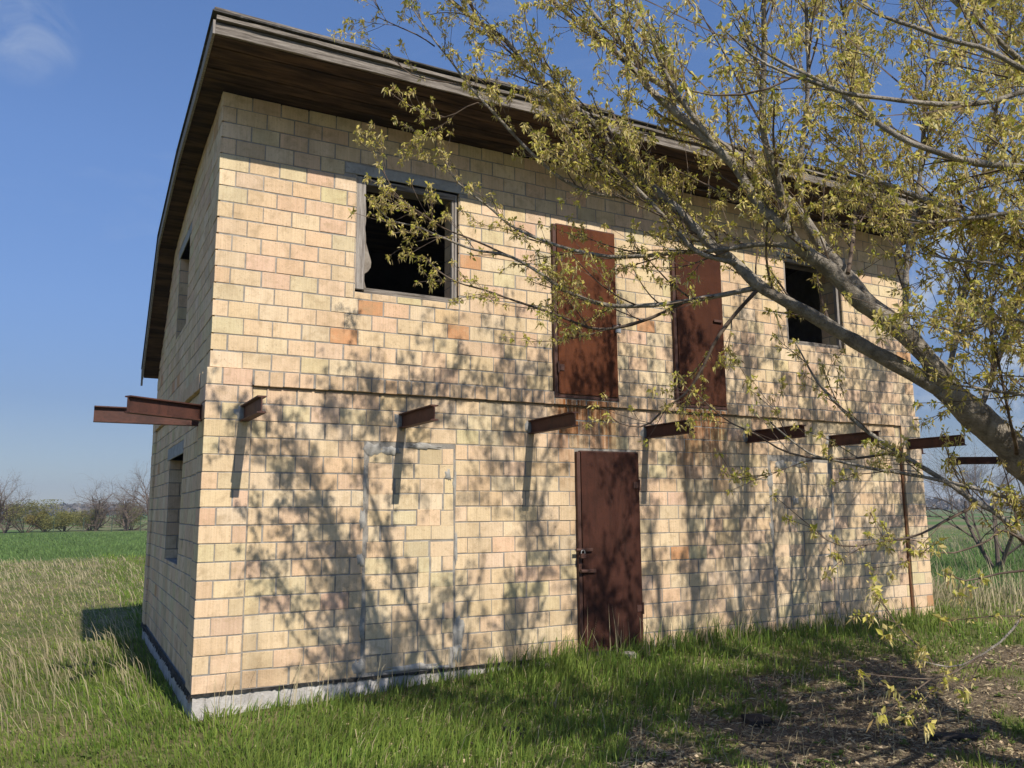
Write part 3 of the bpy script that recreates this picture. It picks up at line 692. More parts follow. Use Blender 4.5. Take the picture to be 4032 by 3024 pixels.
for i in range(5):
    cutx = r.uniform(3.2, 6.0)
    for a, b in ((XA+.004, cutx-.003), (cutx+.003, XB-.004)):
        m = MBd(); y0, y1 = yb[i]+.006, yb[i+1]-.006; dz = r.uniform(-.005, .004)
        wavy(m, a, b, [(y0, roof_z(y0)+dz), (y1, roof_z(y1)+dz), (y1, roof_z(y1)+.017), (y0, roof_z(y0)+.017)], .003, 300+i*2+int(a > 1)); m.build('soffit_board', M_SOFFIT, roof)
for side_ in (0, 1):
    for (y0, y1) in ((0.04, 1.69), (1.70, 3.695), (3.705, 5.21)):
        m = MBd(); lo_ = [(y0, roof_z(y0)+r.uniform(0, .004)), (y1, roof_z(y1)+r.uniform(0, .004))]
        a, b = (XA+.004, 0.034) if side_ == 0 else (WL-.034, XB-.004)
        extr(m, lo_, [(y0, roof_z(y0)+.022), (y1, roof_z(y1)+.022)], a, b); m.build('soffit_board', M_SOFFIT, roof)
zf0 = RP[0, 1]
for a, b in ((XA, 2.86), (2.866, 6.2), (6.207, XB)):
    m = MBd(); wavy(m, a, b, [(-0.764, zf0-.006), (-0.738, zf0-.006), (-0.738, zf0+.094), (-0.764, zf0+.094)], .0045, int(a*100)+500, .16); m.build('fascia_board', M_GREYWOOD, roof)
for a, b in ((XA, 4.4), (4.41, XB)):
    m = MBd(); wavy(m, a, b, [(-0.797, zf0+.106), (-0.738, zf0+.106), (-0.738, zf0+.138), (-0.797, zf0+.138)], .005, int(a*100)+700, .16); m.build('fascia_board', M_GREYWOOD, roof)
for xa, xb in ((XA-.022, XA-.001), (XB+.001, XB+.022)):
    for i in range(len(RP)-1):
        m = MBd(); (y0, z0), (y1, z1) = RP[i], RP[i+1]; y0 += .002 if i else -.03
        lo_ = [(y0, z0-.012), (y1-.004, z1-.012)]; extr(m, lo_, [(y, z+.12) for y, z in lo_], xa, xb); m.build('rake_board', M_GREYWOODV, roof)
m = MBd(); lo_ = [(RP[-1, 0]-.01, RP[-1, 1]-.10), (RP[-1, 0]+.012, RP[-1, 1]-.10)]; extr(m, lo_, [(y, z+.24) for y, z in lo_], XA-.03, XA-.004); m.build('rake_board', M_GREYWOODV, roof)
# felt-covered sheets on top, edges lifted here and there
x = XA-.035; k = 0
while x < XB:
    wdt = min(r.uniform(1.0, 1.5), XB+.04-x); dz = r.uniform(0, .010); ov = r.uniform(0, .02)
    for i in range(len(RP)-1):
        (y0, z0), (y1, z1) = RP[i], RP[i+1]
        if i == 0: y0 -= 0.075+ov
        m = MBd(); lo_ = [(y0, z0+.146+dz+(0.008 if i == 0 else 0)), (y1+.03, z1+.146+dz-.004*i)]
        extr(m, lo_, [(y, z+.012) for y, z in lo_], x, x+wdt+.03); m.build('roof_sheet', M_ROOF, roof)
    x += wdt; k += 1
for (a, b, y, z, t) in ((XA-.02, 1.12, -.80, zf0+.172, .02), (2.28, 3.75, -.80, zf0+.185, .02), (5.2, 6.4, -.80, zf0+.17, .018)):
    m = MBd(); m.obox(((a+b)/2, y+.05, z+.012), ((b-a)/2, 0, r.uniform(-.006, .006)), (0, .055, -.004), (0, 0, t/2)); m.build('edge_plank', M_GREYWOOD, roof)
# ------------------------------------------------------------------ the maple in front of the house
LIMBS = {
  'trunk': [(4.149,-4.645,1.314,0.1378), (3.875,-4.648,1.588,0.1196), (3.634,-4.605,1.792,0.0979), (3.464,-4.543,1.958,0.0876), (3.294,-4.482,2.125,0.0747)],
  'limb_a': [(3.464,-4.543,1.958,0.0644), (3.135,-4.376,2.221,0.0545), (2.900,-4.243,2.396,0.0496), (2.709,-4.128,2.535,0.0447), (2.467,-3.956,2.724,0.0400), (2.361,-3.855,2.903,0.0379), (2.285,-3.792,2.994,0.0354), (2.117,-3.670,3.240,0.0331), (1.912,-3.495,3.515,0.0282), (1.690,-3.330,3.901,0.0230), (1.508,-3.226,4.078,0.0202), (1.395,-3.152,4.220,0.0183), (1.264,-3.079,4.415,0.0161), (1.136,-2.993,4.534,0.0147), (0.971,-2.930,4.675,0.0118), (0.849,-2.890,4.821,0.0059)],
  'limb_b': [(3.342,-4.501,2.087,0.0670), (2.983,-4.425,2.461,0.0587), (2.756,-4.379,2.603,0.0543), (2.613,-4.329,2.754,0.0505), (2.453,-4.264,2.870,0.0455), (2.375,-4.241,2.980,0.0429), (2.305,-4.172,3.086,0.0344), (2.191,-4.075,3.387,0.0311), (2.115,-4.016,3.495,0.0287), (1.983,-3.902,3.682,0.0252), (1.878,-3.830,3.804,0.0240), (1.734,-3.720,4.054,0.0203), (1.599,-3.639,4.221,0.0177), (1.386,-3.493,4.468,0.0138), (1.251,-3.382,4.676,0.0084)],
  'limb_c': [(3.324,-4.461,2.130,0.0571), (3.213,-4.311,2.480,0.0534), (3.066,-4.224,2.648,0.0484), (2.964,-4.161,2.818,0.0460), (2.867,-4.095,2.952,0.0436), (2.746,-4.032,3.180,0.0384), (2.531,-3.890,3.455,0.0334), (2.488,-3.846,3.552,0.0308), (2.339,-3.756,3.709,0.0282), (2.209,-3.683,3.907,0.0255), (2.035,-3.553,4.128,0.0230), (1.904,-3.449,4.365,0.0189), (1.786,-3.348,4.581,0.0147), (1.648,-3.276,4.807,0.0089)],
  'l2c': [(2.115,-4.016,3.495,0.0183), (1.935,-3.963,3.741,0.0157), (1.816,-3.940,3.977,0.0131), (1.746,-3.935,4.161,0.0104), (1.673,-3.920,4.303,0.0078), (1.612,-3.914,4.459,0.0052)],
  'l3': [(2.392,-4.246,2.955,0.0328), (2.251,-4.321,3.237,0.0272), (2.169,-4.354,3.392,0.0233), (2.111,-4.412,3.612,0.0206), (2.068,-4.477,3.830,0.0192), (2.021,-4.529,3.984,0.0166), (1.986,-4.599,4.202,0.0118), (1.913,-4.637,4.358,0.0070)],
  'l3b': [(2.746,-4.032,3.180,0.0247), (2.701,-4.096,3.467,0.0191), (2.719,-4.153,3.739,0.0163), (2.713,-4.197,4.011,0.0150), (2.684,-4.228,4.283,0.0136), (2.659,-4.266,4.579,0.0082)],
  'l5': [(2.364,-3.888,2.866,0.0188), (2.146,-3.784,2.937,0.0175), (2.004,-3.739,3.111,0.0161), (1.908,-3.675,3.256,0.0149), (1.774,-3.593,3.415,0.0136), (1.632,-3.468,3.566,0.0110), (1.478,-3.359,3.845,0.0084), (1.369,-3.274,4.130,0.0057)],
  'l6': [(2.117,-3.670,3.240,0.0166), (1.957,-3.522,3.316,0.0154), (1.769,-3.356,3.370,0.0142), (1.642,-3.230,3.473,0.0135), (1.413,-3.109,3.696,0.0121), (1.248,-3.021,3.911,0.0108), (1.091,-2.937,4.127,0.0094), (0.996,-2.877,4.296,0.0080), (0.908,-2.818,4.444,0.0065), (0.806,-2.758,4.628,0.0051), (0.750,-2.744,4.717,0.0036)],
  'l6b': [(0.904,-2.830,4.392,0.0059), (0.839,-2.784,4.456,0.0053), (0.698,-2.687,4.553,0.0045), (0.578,-2.634,4.616,0.0030)],
  'l6c': [(1.064,-2.921,4.119,0.0059), (1.037,-2.873,4.147,0.0053), (0.877,-2.759,4.195,0.0047), (0.797,-2.687,4.245,0.0042), (0.660,-2.641,4.400,0.0030)],
  'l6d': [(1.248,-3.021,3.911,0.0052), (1.153,-2.984,3.992,0.0049), (1.004,-2.856,3.928,0.0041), (0.862,-2.741,3.922,0.0029)],
  'h1': [(2.467,-3.956,2.724,0.0213), (2.326,-3.837,2.689,0.0188), (2.124,-3.686,2.656,0.0176), (1.882,-3.518,2.650,0.0163), (1.766,-3.385,2.676,0.0166), (1.667,-3.302,2.721,0.0153), (1.564,-3.222,2.791,0.0140), (1.474,-3.118,2.905,0.0130), (1.339,-2.991,3.024,0.0115), (1.166,-2.835,3.089,0.0096), (1.020,-2.733,3.167,0.0082), (0.874,-2.631,3.249,0.0068), (0.734,-2.528,3.306,0.0053), (0.640,-2.461,3.421,0.0036)],
  'h1b': [(1.339,-2.991,3.024,0.0080), (1.125,-2.825,3.161,0.0073), (1.053,-2.757,3.207,0.0067), (0.826,-2.630,3.386,0.0059), (0.749,-2.600,3.451,0.0053), (0.681,-2.551,3.599,0.0044), (0.646,-2.542,3.652,0.0033)],
  'h2': [(2.453,-4.264,2.870,0.0202), (2.394,-4.066,2.930,0.0183), (2.233,-3.831,2.939,0.0161), (2.126,-3.702,2.960,0.0163), (1.940,-3.527,2.958,0.0152), (1.838,-3.435,2.961,0.0145), (1.684,-3.286,3.007,0.0141), (1.557,-3.155,3.083,0.0128), (1.435,-3.065,3.157,0.0115), (1.356,-2.963,3.246,0.0105), (1.272,-2.898,3.350,0.0088), (1.170,-2.824,3.453,0.0077), (1.095,-2.762,3.546,0.0065), (1.045,-2.719,3.668,0.0051), (1.011,-2.716,3.757,0.0036)],
  'h3': [(2.124,-3.686,2.656,0.0135), (1.974,-3.552,2.566,0.0123), (1.754,-3.353,2.526,0.0110), (1.575,-3.199,2.625,0.0098), (1.472,-3.116,2.678,0.0090), (1.342,-2.983,2.752,0.0086), (1.232,-2.897,2.809,0.0075), (1.084,-2.756,2.888,0.0064), (0.993,-2.718,2.950,0.0049), (0.927,-2.662,3.046,0.0035)],
  'h4': [(2.467,-3.956,2.724,0.0160), (2.317,-3.882,2.540,0.0132), (2.244,-3.820,2.410,0.0122), (2.194,-3.770,2.272,0.0111), (2.117,-3.704,2.123,0.0095), (2.032,-3.605,2.036,0.0080), (1.955,-3.510,1.940,0.0064), (1.831,-3.446,1.955,0.0048), (1.773,-3.422,1.995,0.0032)],
  'low1': [(3.366,-4.953,1.133,0.0228), (3.196,-4.891,1.296,0.0182), (3.075,-4.849,1.423,0.0171), (2.960,-4.800,1.494,0.0159), (2.871,-4.765,1.564,0.0159), (2.730,-4.661,1.690,0.0138), (2.651,-4.583,1.776,0.0128), (2.563,-4.503,1.873,0.0118), (2.497,-4.435,1.977,0.0100), (2.430,-4.370,2.100,0.0079), (2.341,-4.311,2.325,0.0044)],
  'low2': [(3.348,-4.991,1.403,0.0182), (3.184,-4.916,1.476,0.0137), (3.014,-4.836,1.536,0.0125), (2.821,-4.743,1.592,0.0114), (2.643,-4.655,1.632,0.0103), (2.501,-4.584,1.657,0.0091), (2.419,-4.495,1.688,0.0081), (2.334,-4.405,1.721,0.0070), (2.258,-4.328,1.801,0.0059), (2.187,-4.257,1.900,0.0038)],
  'low3': [(2.730,-4.661,1.690,0.0092), (2.693,-4.597,1.725,0.0093), (2.613,-4.451,1.713,0.0086), (2.502,-4.341,1.710,0.0079), (2.349,-4.169,1.770,0.0069), (2.259,-4.085,1.855,0.0062), (2.165,-3.997,1.921,0.0050), (2.007,-3.892,2.092,0.0030)],
  'low5': [(2.920,-4.823,1.462,0.0090), (2.683,-4.837,1.397,0.0076), (2.546,-4.805,1.339,0.0065), (2.346,-4.743,1.306,0.0051), (2.172,-4.648,1.294,0.0038), (2.075,-4.606,1.352,0.0026)],
  'low6': [(3.196,-4.891,1.296,0.0091), (2.826,-5.007,1.352,0.0064), (2.479,-5.115,1.300,0.0052), (2.390,-5.062,1.269,0.0044), (2.281,-5.006,1.280,0.0030)],
  'low7': [(2.155,-5.644,1.275,0.0065), (1.940,-5.626,1.246,0.0051), (1.851,-5.576,1.235,0.0044), (1.760,-5.524,1.214,0.0036), (1.711,-5.502,1.236,0.0025)],
  'low8': [(2.365,-5.537,1.178,0.0087), (2.132,-5.496,1.070,0.0059), (2.075,-5.451,0.988,0.0051), (2.004,-5.403,0.930,0.0042), (1.875,-5.380,0.898,0.0036), (1.731,-5.358,0.926,0.0026)],
  'low9': [(2.004,-5.403,0.930,0.0037), (1.806,-5.389,0.871,0.0029), (1.569,-5.366,0.890,0.0024), (1.470,-5.316,0.902,0.0017)],
  'r1': [(3.043,-5.394,2.922,0.0256), (2.728,-5.336,2.972,0.0198), (2.530,-5.235,2.996,0.0177), (2.390,-5.167,3.037,0.0166), (2.246,-5.101,3.095,0.0146), (2.146,-5.017,3.209,0.0137), (2.073,-4.947,3.325,0.0128), (1.965,-4.903,3.402,0.0106), (1.859,-4.813,3.500,0.0086), (1.686,-4.698,3.657,0.0054)],
  'r2': [(1.717,-6.079,2.802,0.0129), (1.572,-5.991,2.738,0.0115), (1.501,-5.948,2.709,0.0108), (1.376,-5.879,2.696,0.0101), (1.279,-5.829,2.704,0.0093), (1.181,-5.779,2.719,0.0086), (1.085,-5.731,2.734,0.0079), (1.019,-5.700,2.760,0.0072), (0.941,-5.663,2.789,0.0065), (0.840,-5.618,2.838,0.0043), (0.732,-5.578,2.938,0.0029)],
  'r2b': [(0.941,-5.663,2.789,0.0049), (0.859,-5.612,2.746,0.0043), (0.721,-5.536,2.730,0.0032), (0.643,-5.498,2.747,0.0022)],
  'r3': [(1.445,-6.202,2.600,0.0103), (1.306,-6.139,2.665,0.0090), (1.209,-6.097,2.722,0.0084), (1.111,-6.050,2.749,0.0077), (1.005,-6.001,2.795,0.0064), (0.945,-5.973,2.814,0.0045), (0.883,-5.946,2.853,0.0026)],
  'r4': [(1.909,-5.977,2.789,0.0138), (1.653,-5.956,2.867,0.0104), (1.567,-5.924,2.953,0.0097), (1.441,-5.878,3.072,0.0089), (1.356,-5.848,3.161,0.0059)],
  'r5': [(3.346,-5.208,2.664,0.0273), (3.016,-5.140,2.705,0.0223), (2.800,-5.039,2.786,0.0178), (2.653,-4.981,2.900,0.0156), (2.550,-4.888,2.973,0.0135), (2.462,-4.804,3.047,0.0114), (2.372,-4.716,3.110,0.0092), (2.276,-4.631,3.205,0.0058)],
  'r6': [(2.960,-5.420,2.744,0.0146), (2.741,-5.309,2.777,0.0125), (2.537,-5.195,2.748,0.0104), (2.394,-5.068,2.744,0.0084), (2.301,-4.974,2.781,0.0053)],
  'r7': [(3.492,-4.723,1.742,0.0149), (3.102,-4.941,1.873,0.0091), (3.012,-4.956,2.234,0.0080), (2.933,-4.952,2.455,0.0068), (2.824,-4.928,2.652,0.0046)],
  'r8': [(3.299,-5.157,1.933,0.0134), (2.973,-5.093,1.980,0.0098), (2.853,-5.032,2.000,0.0087), (2.753,-4.983,2.020,0.0076), (2.669,-4.941,2.036,0.0054), (2.538,-4.882,2.100,0.0035)],
  'r9': [(3.076,-5.324,2.417,0.0149), (2.849,-5.218,2.503,0.0106), (2.728,-5.165,2.567,0.0085), (2.598,-5.051,2.602,0.0069), (2.483,-4.948,2.649,0.0048)],
  'r10': [(2.810,-5.433,2.115,0.0119), (2.645,-5.365,2.234,0.0089), (2.504,-5.294,2.255,0.0071), (2.368,-5.211,2.197,0.0055), (2.260,-5.161,2.237,0.0036)],
  'x1': [(3.107,-4.389,2.454,0.0208), (3.298,-4.317,2.905,0.0191), (3.330,-4.408,3.336,0.0163), (3.331,-4.502,3.874,0.0123), (3.328,-4.570,4.278,0.0082), (3.309,-4.611,4.574,0.0054)],
  'x2': [(3.294,-4.482,2.125,0.0206), (3.685,-4.383,2.682,0.0194), (3.890,-4.397,3.293,0.0158), (4.124,-4.432,3.943,0.0119), (4.341,-4.449,4.541,0.0077), (4.515,-4.423,5.016,0.0048)],
  'x3': [(3.464,-4.543,1.958,0.0206), (4.027,-4.444,2.563,0.0198), (4.382,-4.442,3.207,0.0149), (4.771,-4.401,4.106,0.0095), (4.947,-4.391,4.673,0.0065)],
  'x4': [(2.847,-4.256,2.777,0.0157), (3.231,-4.046,3.298,0.0144), (3.372,-4.007,3.802,0.0134), (3.433,-3.930,4.336,0.0107), (3.492,-3.847,4.836,0.0063)],
}

LIMBS['trunk'] = [(4.72, -4.72, -0.45, 0.22), (4.55, -4.7, 0.35, 0.17), (4.38, -4.68, 0.85, 0.15)] + LIMBS['trunk']
LIMBS['stem'] = [(4.82, -4.75, -0.45, .18), (5.12, -4.85, 0.8, .135), (5.38, -4.95, 1.9, .115), (5.5, -5.1, 3, .095), (5.3, -5.3, 4.4, .065), (5.2, -5.5, 5.6, .035), (5.1, -5.5, 6.5, .012)]
EX = {'e1': [(5.3, -4.92, 1.6), (6.4, -4.2, 2.6), (7.2, -3.8, 4), (8, -3.5, 5), (8.8, -3.3, 5.6)], 'e2': [(5.3, -4.92, 1.6), (6.2, -4.3, 3.2), (6.8, -3.8, 4.4), (7.3, -3.5, 5.4), (7.6, -3.2, 6.0)],
      'e3': [(5.3, -4.92, 1.6), (7.2, -4.4, 3), (8.4, -4, 4.2), (9.6, -3.8, 5)], 'e4': [(5.5, -5.1, 3), (4.6, -6, 4), (3.8, -6.8, 4.8), (3, -7.4, 5.3)], 'e5': [(5.5, -5.1, 3), (5.2, -6.2, 4), (5, -7.2, 4.8)],
      'e6': [(5.4, -5.2, 3.8), (4.6, -5.2, 4.8), (3.8, -5, 5.6), (3.1, -4.8, 6.2)], 'e7': [(5.5, -5, 2.8), (4.9, -5.6, 3.3), (4, -6.2, 3.6), (3.2, -6.6, 3.9), (2.4, -6.8, 4.2)],
      'e8': [(5.4, -4.95, 2.1), (6.2, -5.3, 3), (7, -5.6, 4)], 'e9': [(5.4, -5.2, 3.5), (5.7, -4.4, 4.8), (6.1, -3.9, 5.7), (6.4, -3.5, 6.4)], 'e10': [(5.3, -4.92, 1.6), (6.6, -4.0, 3.0), (7.6, -3.2, 3.9), (8.8, -2.6, 4.5)],
      'e12': [(5.5, -5.0, 3), (5.6, -4.4, 4.5), (5.5, -4.1, 6), (5.4, -4, 7.0)], 'e13': [(6.2, -4.3, 3.2), (6.3, -4, 4.8), (6.5, -3.9, 6.3), (6.6, -3.8, 7.0)], 'e14': [(7.2, -3.8, 4), (7.5, -3.7, 5.5), (7.7, -3.6, 6.4)],
      'e15': [(8, -3.5, 5), (8.4, -3.7, 6), (8.9, -3.9, 6.6)], 'e16': [(8.4, -4, 4.2), (9.3, -3.4, 4.8), (10, -2.8, 5.2)], 'e17': [(7.2, -4.4, 3.0), (7.9, -4.6, 4.6), (8.4, -4.8, 6.2)], 'e18': [(6.4, -4.2, 2.6), (7.0, -3.3, 3.4), (7.5, -2.7, 3.8), (8.2, -2.3, 4.0)],
      'e11': [(5.5, -5.1, 3), (4.6, -5.7, 3.4), (3.7, -5.9, 3.8), (2.9, -6.0, 4.2)]}
for k, v in EX.items():
    n = len(v); LIMBS[k] = [(*p, 0.030*(1-i/(n-0.85))+0.004) for i, p in enumerate(v)]
# shoots that carry the crown on above the picture
PR = np.random.RandomState(31)
def shoot(pool, tgt, name, r0=0.013):
    best = None
    for k in pool:
        for p in LIMBS[k]:
            if tgt[2]-p[2] > 0.45:
                d = math.dist(p[:3], tgt)
                if best is None or d < best[0]: best = (d, p)
    if best is None: return
    p = np.array(best[1]); m1 = p[:3]*0.66+np.array(tgt)*0.34+PR.normal(0, .05, 3)+[0, 0, -.08]; m2 = p[:3]*0.3+np.array(tgt)*0.7+PR.normal(0, .05, 3)
    r0 = min(r0, p[3]*0.8); LIMBS[name] = [(*p[:3], r0), (*m1, r0*.85), (*m2, r0*.6), (*tgt, .003)]
PA = ['limb_a', 'limb_b', 'limb_c', 'l2c', 'l3', 'l3b', 'l5', 'l6', 'x1', 'x2', 'x4']; PB = ['stem', 'e1', 'e2', 'e3', 'e9', 'e12', 'e13', 'e14', 'e16', 'x3']
gi = 0
for xw in np.arange(0.5, 5.3, 0.36):
    top = float(np.interp(xw, [0.4, 1.2, 2.0, 3.0, 5.3], [2.0, 2.5, 3.0, 3.5, 3.6]))
    D = PR.uniform(3.0, 4.0); zw = top*PR.uniform(0.72, 1.0); shoot(PA, (xw+.081*D, -D, zw+.907*D), 'ga%d' % gi); gi += 1
for xw in np.arange(5.2, 9.5, 0.42):
    for zz_ in (3.4, 2.4, 1.4):
        D = PR.uniform(2.9, 3.9); zw = zz_+PR.uniform(-.35, .35); X_ = xw+.081*D
        if X_ < -.96+(7.35-D)*1.80: D = 3.9+PR.uniform(0, .4); X_ = xw+.081*D
        shoot(PB, (X_, -D, zw+.907*D), 'gb%d' % gi); gi += 1
stem = np.array(LIMBS['stem'])[:, :3]
for k in [k for k in LIMBS if k[0] == 'r' and k[1:].isdigit() and k != 'r7'] + ['low1', 'low2', 'low7', 'low8']:     # lead the outer branches back to the stem
    p = np.array(LIMBS[k][0]); tgt = np.array([5.36, -4.95, max(1.3, min(p[2]-0.5, 3.6))]); tgt[:2] += 0
    mid = p[:3]*0.5+tgt*0.5 + np.array([0, 0, -0.06]); LIMBS[k] = [(*tgt, p[3]*1.9), (*mid, p[3]*1.4)] + LIMBS[k]

def smooth_line(L, step=0.06):
    P = np.array(L); t = np.concatenate([[0], np.cumsum(np.linalg.norm(np.diff(P[:, :3], axis=0), axis=1))])
    n = max(4, int(t[-1]/step)); s = np.linspace(0, t[-1], n); out = np.zeros((n, 4))
    for k in range(4):
        m = np.gradient(P[:, k], t) if len(t) > 2 else np.full(len(t), (P[-1, k]-P[0, k])/t[-1])
        i = np.clip(np.searchsorted(t, s, 'right')-1, 0, len(t)-2); h = t[i+1]-t[i]; u = (s-t[i])/h
        out[:, k] = (2*u**3-3*u**2+1)*P[i, k]+(u**3-2*u**2+u)*h*m[i]+(-2*u**3+3*u**2)*P[i+1, k]+(u**3-u**2)*h*m[i+1]
    out[:, 3] = np.interp(s, t, P[:, 3])
    return out, s
TR = np.random.RandomState(17)
OFF = [False]
TW = []          # twigs: (points, radii)
CL = []          # leaf clusters: position, direction, size
def unit(v): return v/(np.linalg.norm(v)+1e-9)
def grow(p, d, length, r, depth):
    n = max(4, int(length/0.055)); pts = [p]; dd = d.copy()
    bend = TR.normal(0, 0.06, 3); bend[2] += 0.03
    for i in range(n-1):
        dd = unit(dd + bend*0.6 + TR.normal(0, 0.045, 3)); pts.append(pts[-1]+dd*length/(n-1))
        if pts[-1][1] > -0.12 and -0.3 < pts[-1][0] < 9.6: pts.pop(); break
    if len(pts) < 3: return
    P = np.array(pts); R = np.linspace(r, max(0.0016, r*0.4), len(P)); TW.append((P, R))
    m = len(P)
    if depth > 0:
        k = TR.poisson(length/0.15)
        for _ in range(k):
            i = TR.randint(1, m-1) if m > 2 else 1
            t = unit(P[min(i+1, m-1)]-P[i-1]); pr = unit(np.cross(t, TR.normal(0, 1, 3)))
            grow(P[i], unit(t*0.85+pr*0.65+np.array([0, 0, 0.2])), TR.uniform(0.10, 0.28)*min(1.2, 0.5+length), max(0.0018, R[i]*0.6), depth-1)
    sp = 0.085; L = length
    for s in np.arange(max(0.03, L*0.25), L, sp):
        if TR.rand() < 0.56:
            i = min(m-1, int(s/L*(m-1))); CL.append((P[i], unit(P[min(i+1, m-1)]-P[max(i-1, 0)]), TR.uniform(0.6, 1.0), OFF[0]))
    CL.append((P[-1], unit(P[-1]-P[-2]), TR.uniform(0.9, 1.25), OFF[0]))
tree = tag(empty('maple_tree', (4.75, -4.73, -0.2)), 'leaning grey maple with catkins and young yellow-green leaves beside the house', 'tree')
def tpart(name, mb, mat, **kw):
    o = mb.build(name, mat, None, **kw); o.parent = tree; o.matrix_parent_inverse = Matrix.Translation((-4.75, 4.73, 0.2)); return o
for k, L in LIMBS.items():
    S, s = smooth_line(L); P, R = S[:, :3].copy(), S[:, 3]*(0.8 if k != 'trunk' else 0.9)
    wob = 0.35*np.minimum(R, 0.02)[:, None]
    P += wob*np.stack([np.sin(s*7+1), np.cos(s*5.3+2), np.sin(s*6.1)], -1)
    Rr = R*(1+0.05*np.sin(s*19+len(k))+0.05*np.sin(s*43)+0.16*np.exp(-((s*2.3+len(k)*.37) % 1.0-0.5)**2/0.006))
    m = MBd(); m.tube(P, Rr, 12 if R.max() > 0.03 else (8 if R.max() > 0.012 else 6))
    tpart('trunk' if k in ('trunk', 'stem') else 'limb', m, M_BARK if R.max() > 0.013 else M_TWIG, smooth=True)
    if k == 'trunk': continue
    Lt = s[-1]; side = 1.0; pos_ = 0.25 if R[0] < 0.03 else 0.9
    off = k[0] in 'eg' or k == 'stem'
    OFF[0] = off; low = k.startswith('low')
    while pos_ < Lt:
        i = int(np.searchsorted(s, pos_)); i = min(max(i, 1), len(P)-2)
        t = unit(P[i+1]-P[i-1]); pr = unit(np.cross(t, TR.normal(0, 1, 3)))
        fr = pos_/Lt
        ln = TR.uniform(0.2, 0.95)*(1.0-0.5*fr)*(0.8 if R[i] > 0.03 else 1.0)*(1.25 if off else 1.0)
        if low or k[0] == 'h' or k[:2] == 'l6': ln *= 0.7
        grow(P[i], unit(t*0.9+pr*0.62+np.array([-0.05, 0.0, 0.28])), ln, min(max(0.0028, R[i]*0.45), 0.008), 2 if ln > 0.42 else 1)
        pos_ += TR.uniform(0.045, 0.105)*(1.3 if R[i] > 0.03 else 1.0)*(1.25 if off else 1.0)*(3.2 if low else 1.0)*(2.6 if k in ('r2', 'r2b', 'r3', 'r4') else (1.35 if k[0] == 'r' else (1.0 if k[0] == 'x' or k[:2] == 'l3' else 1.0)))*(1.9 if k[0] == 'h' else (1.6 if k[:2] == 'l6' else 1.0))
    CL.append((P[-1], unit(P[-1]-P[-3]), 1.2, off))
V, Q, n = [], [], 0
for P, R in TW:
    v, f = tube_arrays(P, R, 3 if R[0] < 0.004 else 4); V.append(v); Q.append(f+n); n += len(v)
mesh = np_mesh('twigs', np.vstack(V), [np.vstack(Q)], M_TWIG)
o = link('twigs', mesh, tree); o.matrix_parent_inverse = Matrix.Translation((-4.75, 4.73, 0.2)); o['kind'] = 'stuff'

N = len(CL); CP = np.array([c[0] for c in CL]); CD = np.array([c[1] for c in CL]); CS = np.array([c[2]*(1.25 if c[3] else 1.0) for c in CL]); CO = np.array([c[3] for c in CL])
def nrm(a): return a/(np.linalg.norm(a, axis=-1, keepdims=True)+1e-9)
def leaflets(idx, up_w, rand_w, twig_w, l0, l1, wr, cols, fold=0.35):
    m = len(idx); b = CP[idx]+TR.normal(0, 0.009, (m, 3)); d = nrm(CD[idx]*twig_w+TR.normal(0, 1, (m, 3))*rand_w+np.array([0, 0, up_w]))
    L = TR.uniform(l0, l1, m)[:, None]*CS[idx][:, None]; sdv = nrm(np.cross(d, TR.normal(0, 1, (m, 3)))); nn = np.cross(sdv, d)
    w = L*wr; droop = np.array([0, 0, -1.0])*L*TR.uniform(0, .3, (m, 1))
    V = np.stack([b, b+d*L*.45+sdv*w+nn*w*fold, b+d*L*.45-sdv*w+nn*w*fold, b+d*L+droop], 1).reshape(-1, 3)
    k = np.arange(m)[:, None]*4; T = np.concatenate([k+[0, 2, 3], k+[0, 3, 1]], 0)
    c = cols[TR.randint(0, len(cols), m)]*TR.uniform(0.8, 1.2, (m, 1)); return V, T, np.repeat(c, 4, axis=0)
GREEN = np.array([(0.64, 0.56, 0.12), (0.56, 0.51, 0.09), (0.70, 0.59, 0.17), (0.46, 0.46, 0.07), (0.72, 0.58, 0.23)])
TAN = np.array([(0.70, 0.58, 0.26), (0.58, 0.46, 0.19), (0.74, 0.65, 0.32), (0.40, 0.28, 0.13), (0.64, 0.58, 0.20)])
def tobj(name, V, T, col, mat):
    o = link(name, np_mesh(name, V, [T], mat, col), tree); o.matrix_parent_inverse = Matrix.Translation((-4.75, 4.73, 0.2)); o['kind'] = 'stuff'; return o
idx = np.repeat(np.arange(N), np.where(CO, 5, 8)); tobj('foliage', *leaflets(idx, 0.25, 0.8, 0.3, 0.016, 0.036, 0.25, GREEN), M_LEAF)
idx = np.repeat(np.arange(N), np.where(CO, 4, 8)); tobj('catkins', *leaflets(idx, -0.9, 0.55, 0.1, 0.018, 0.042, 0.11, TAN), M_LEAF)
print('clusters', N, 'twigs', len(TW))

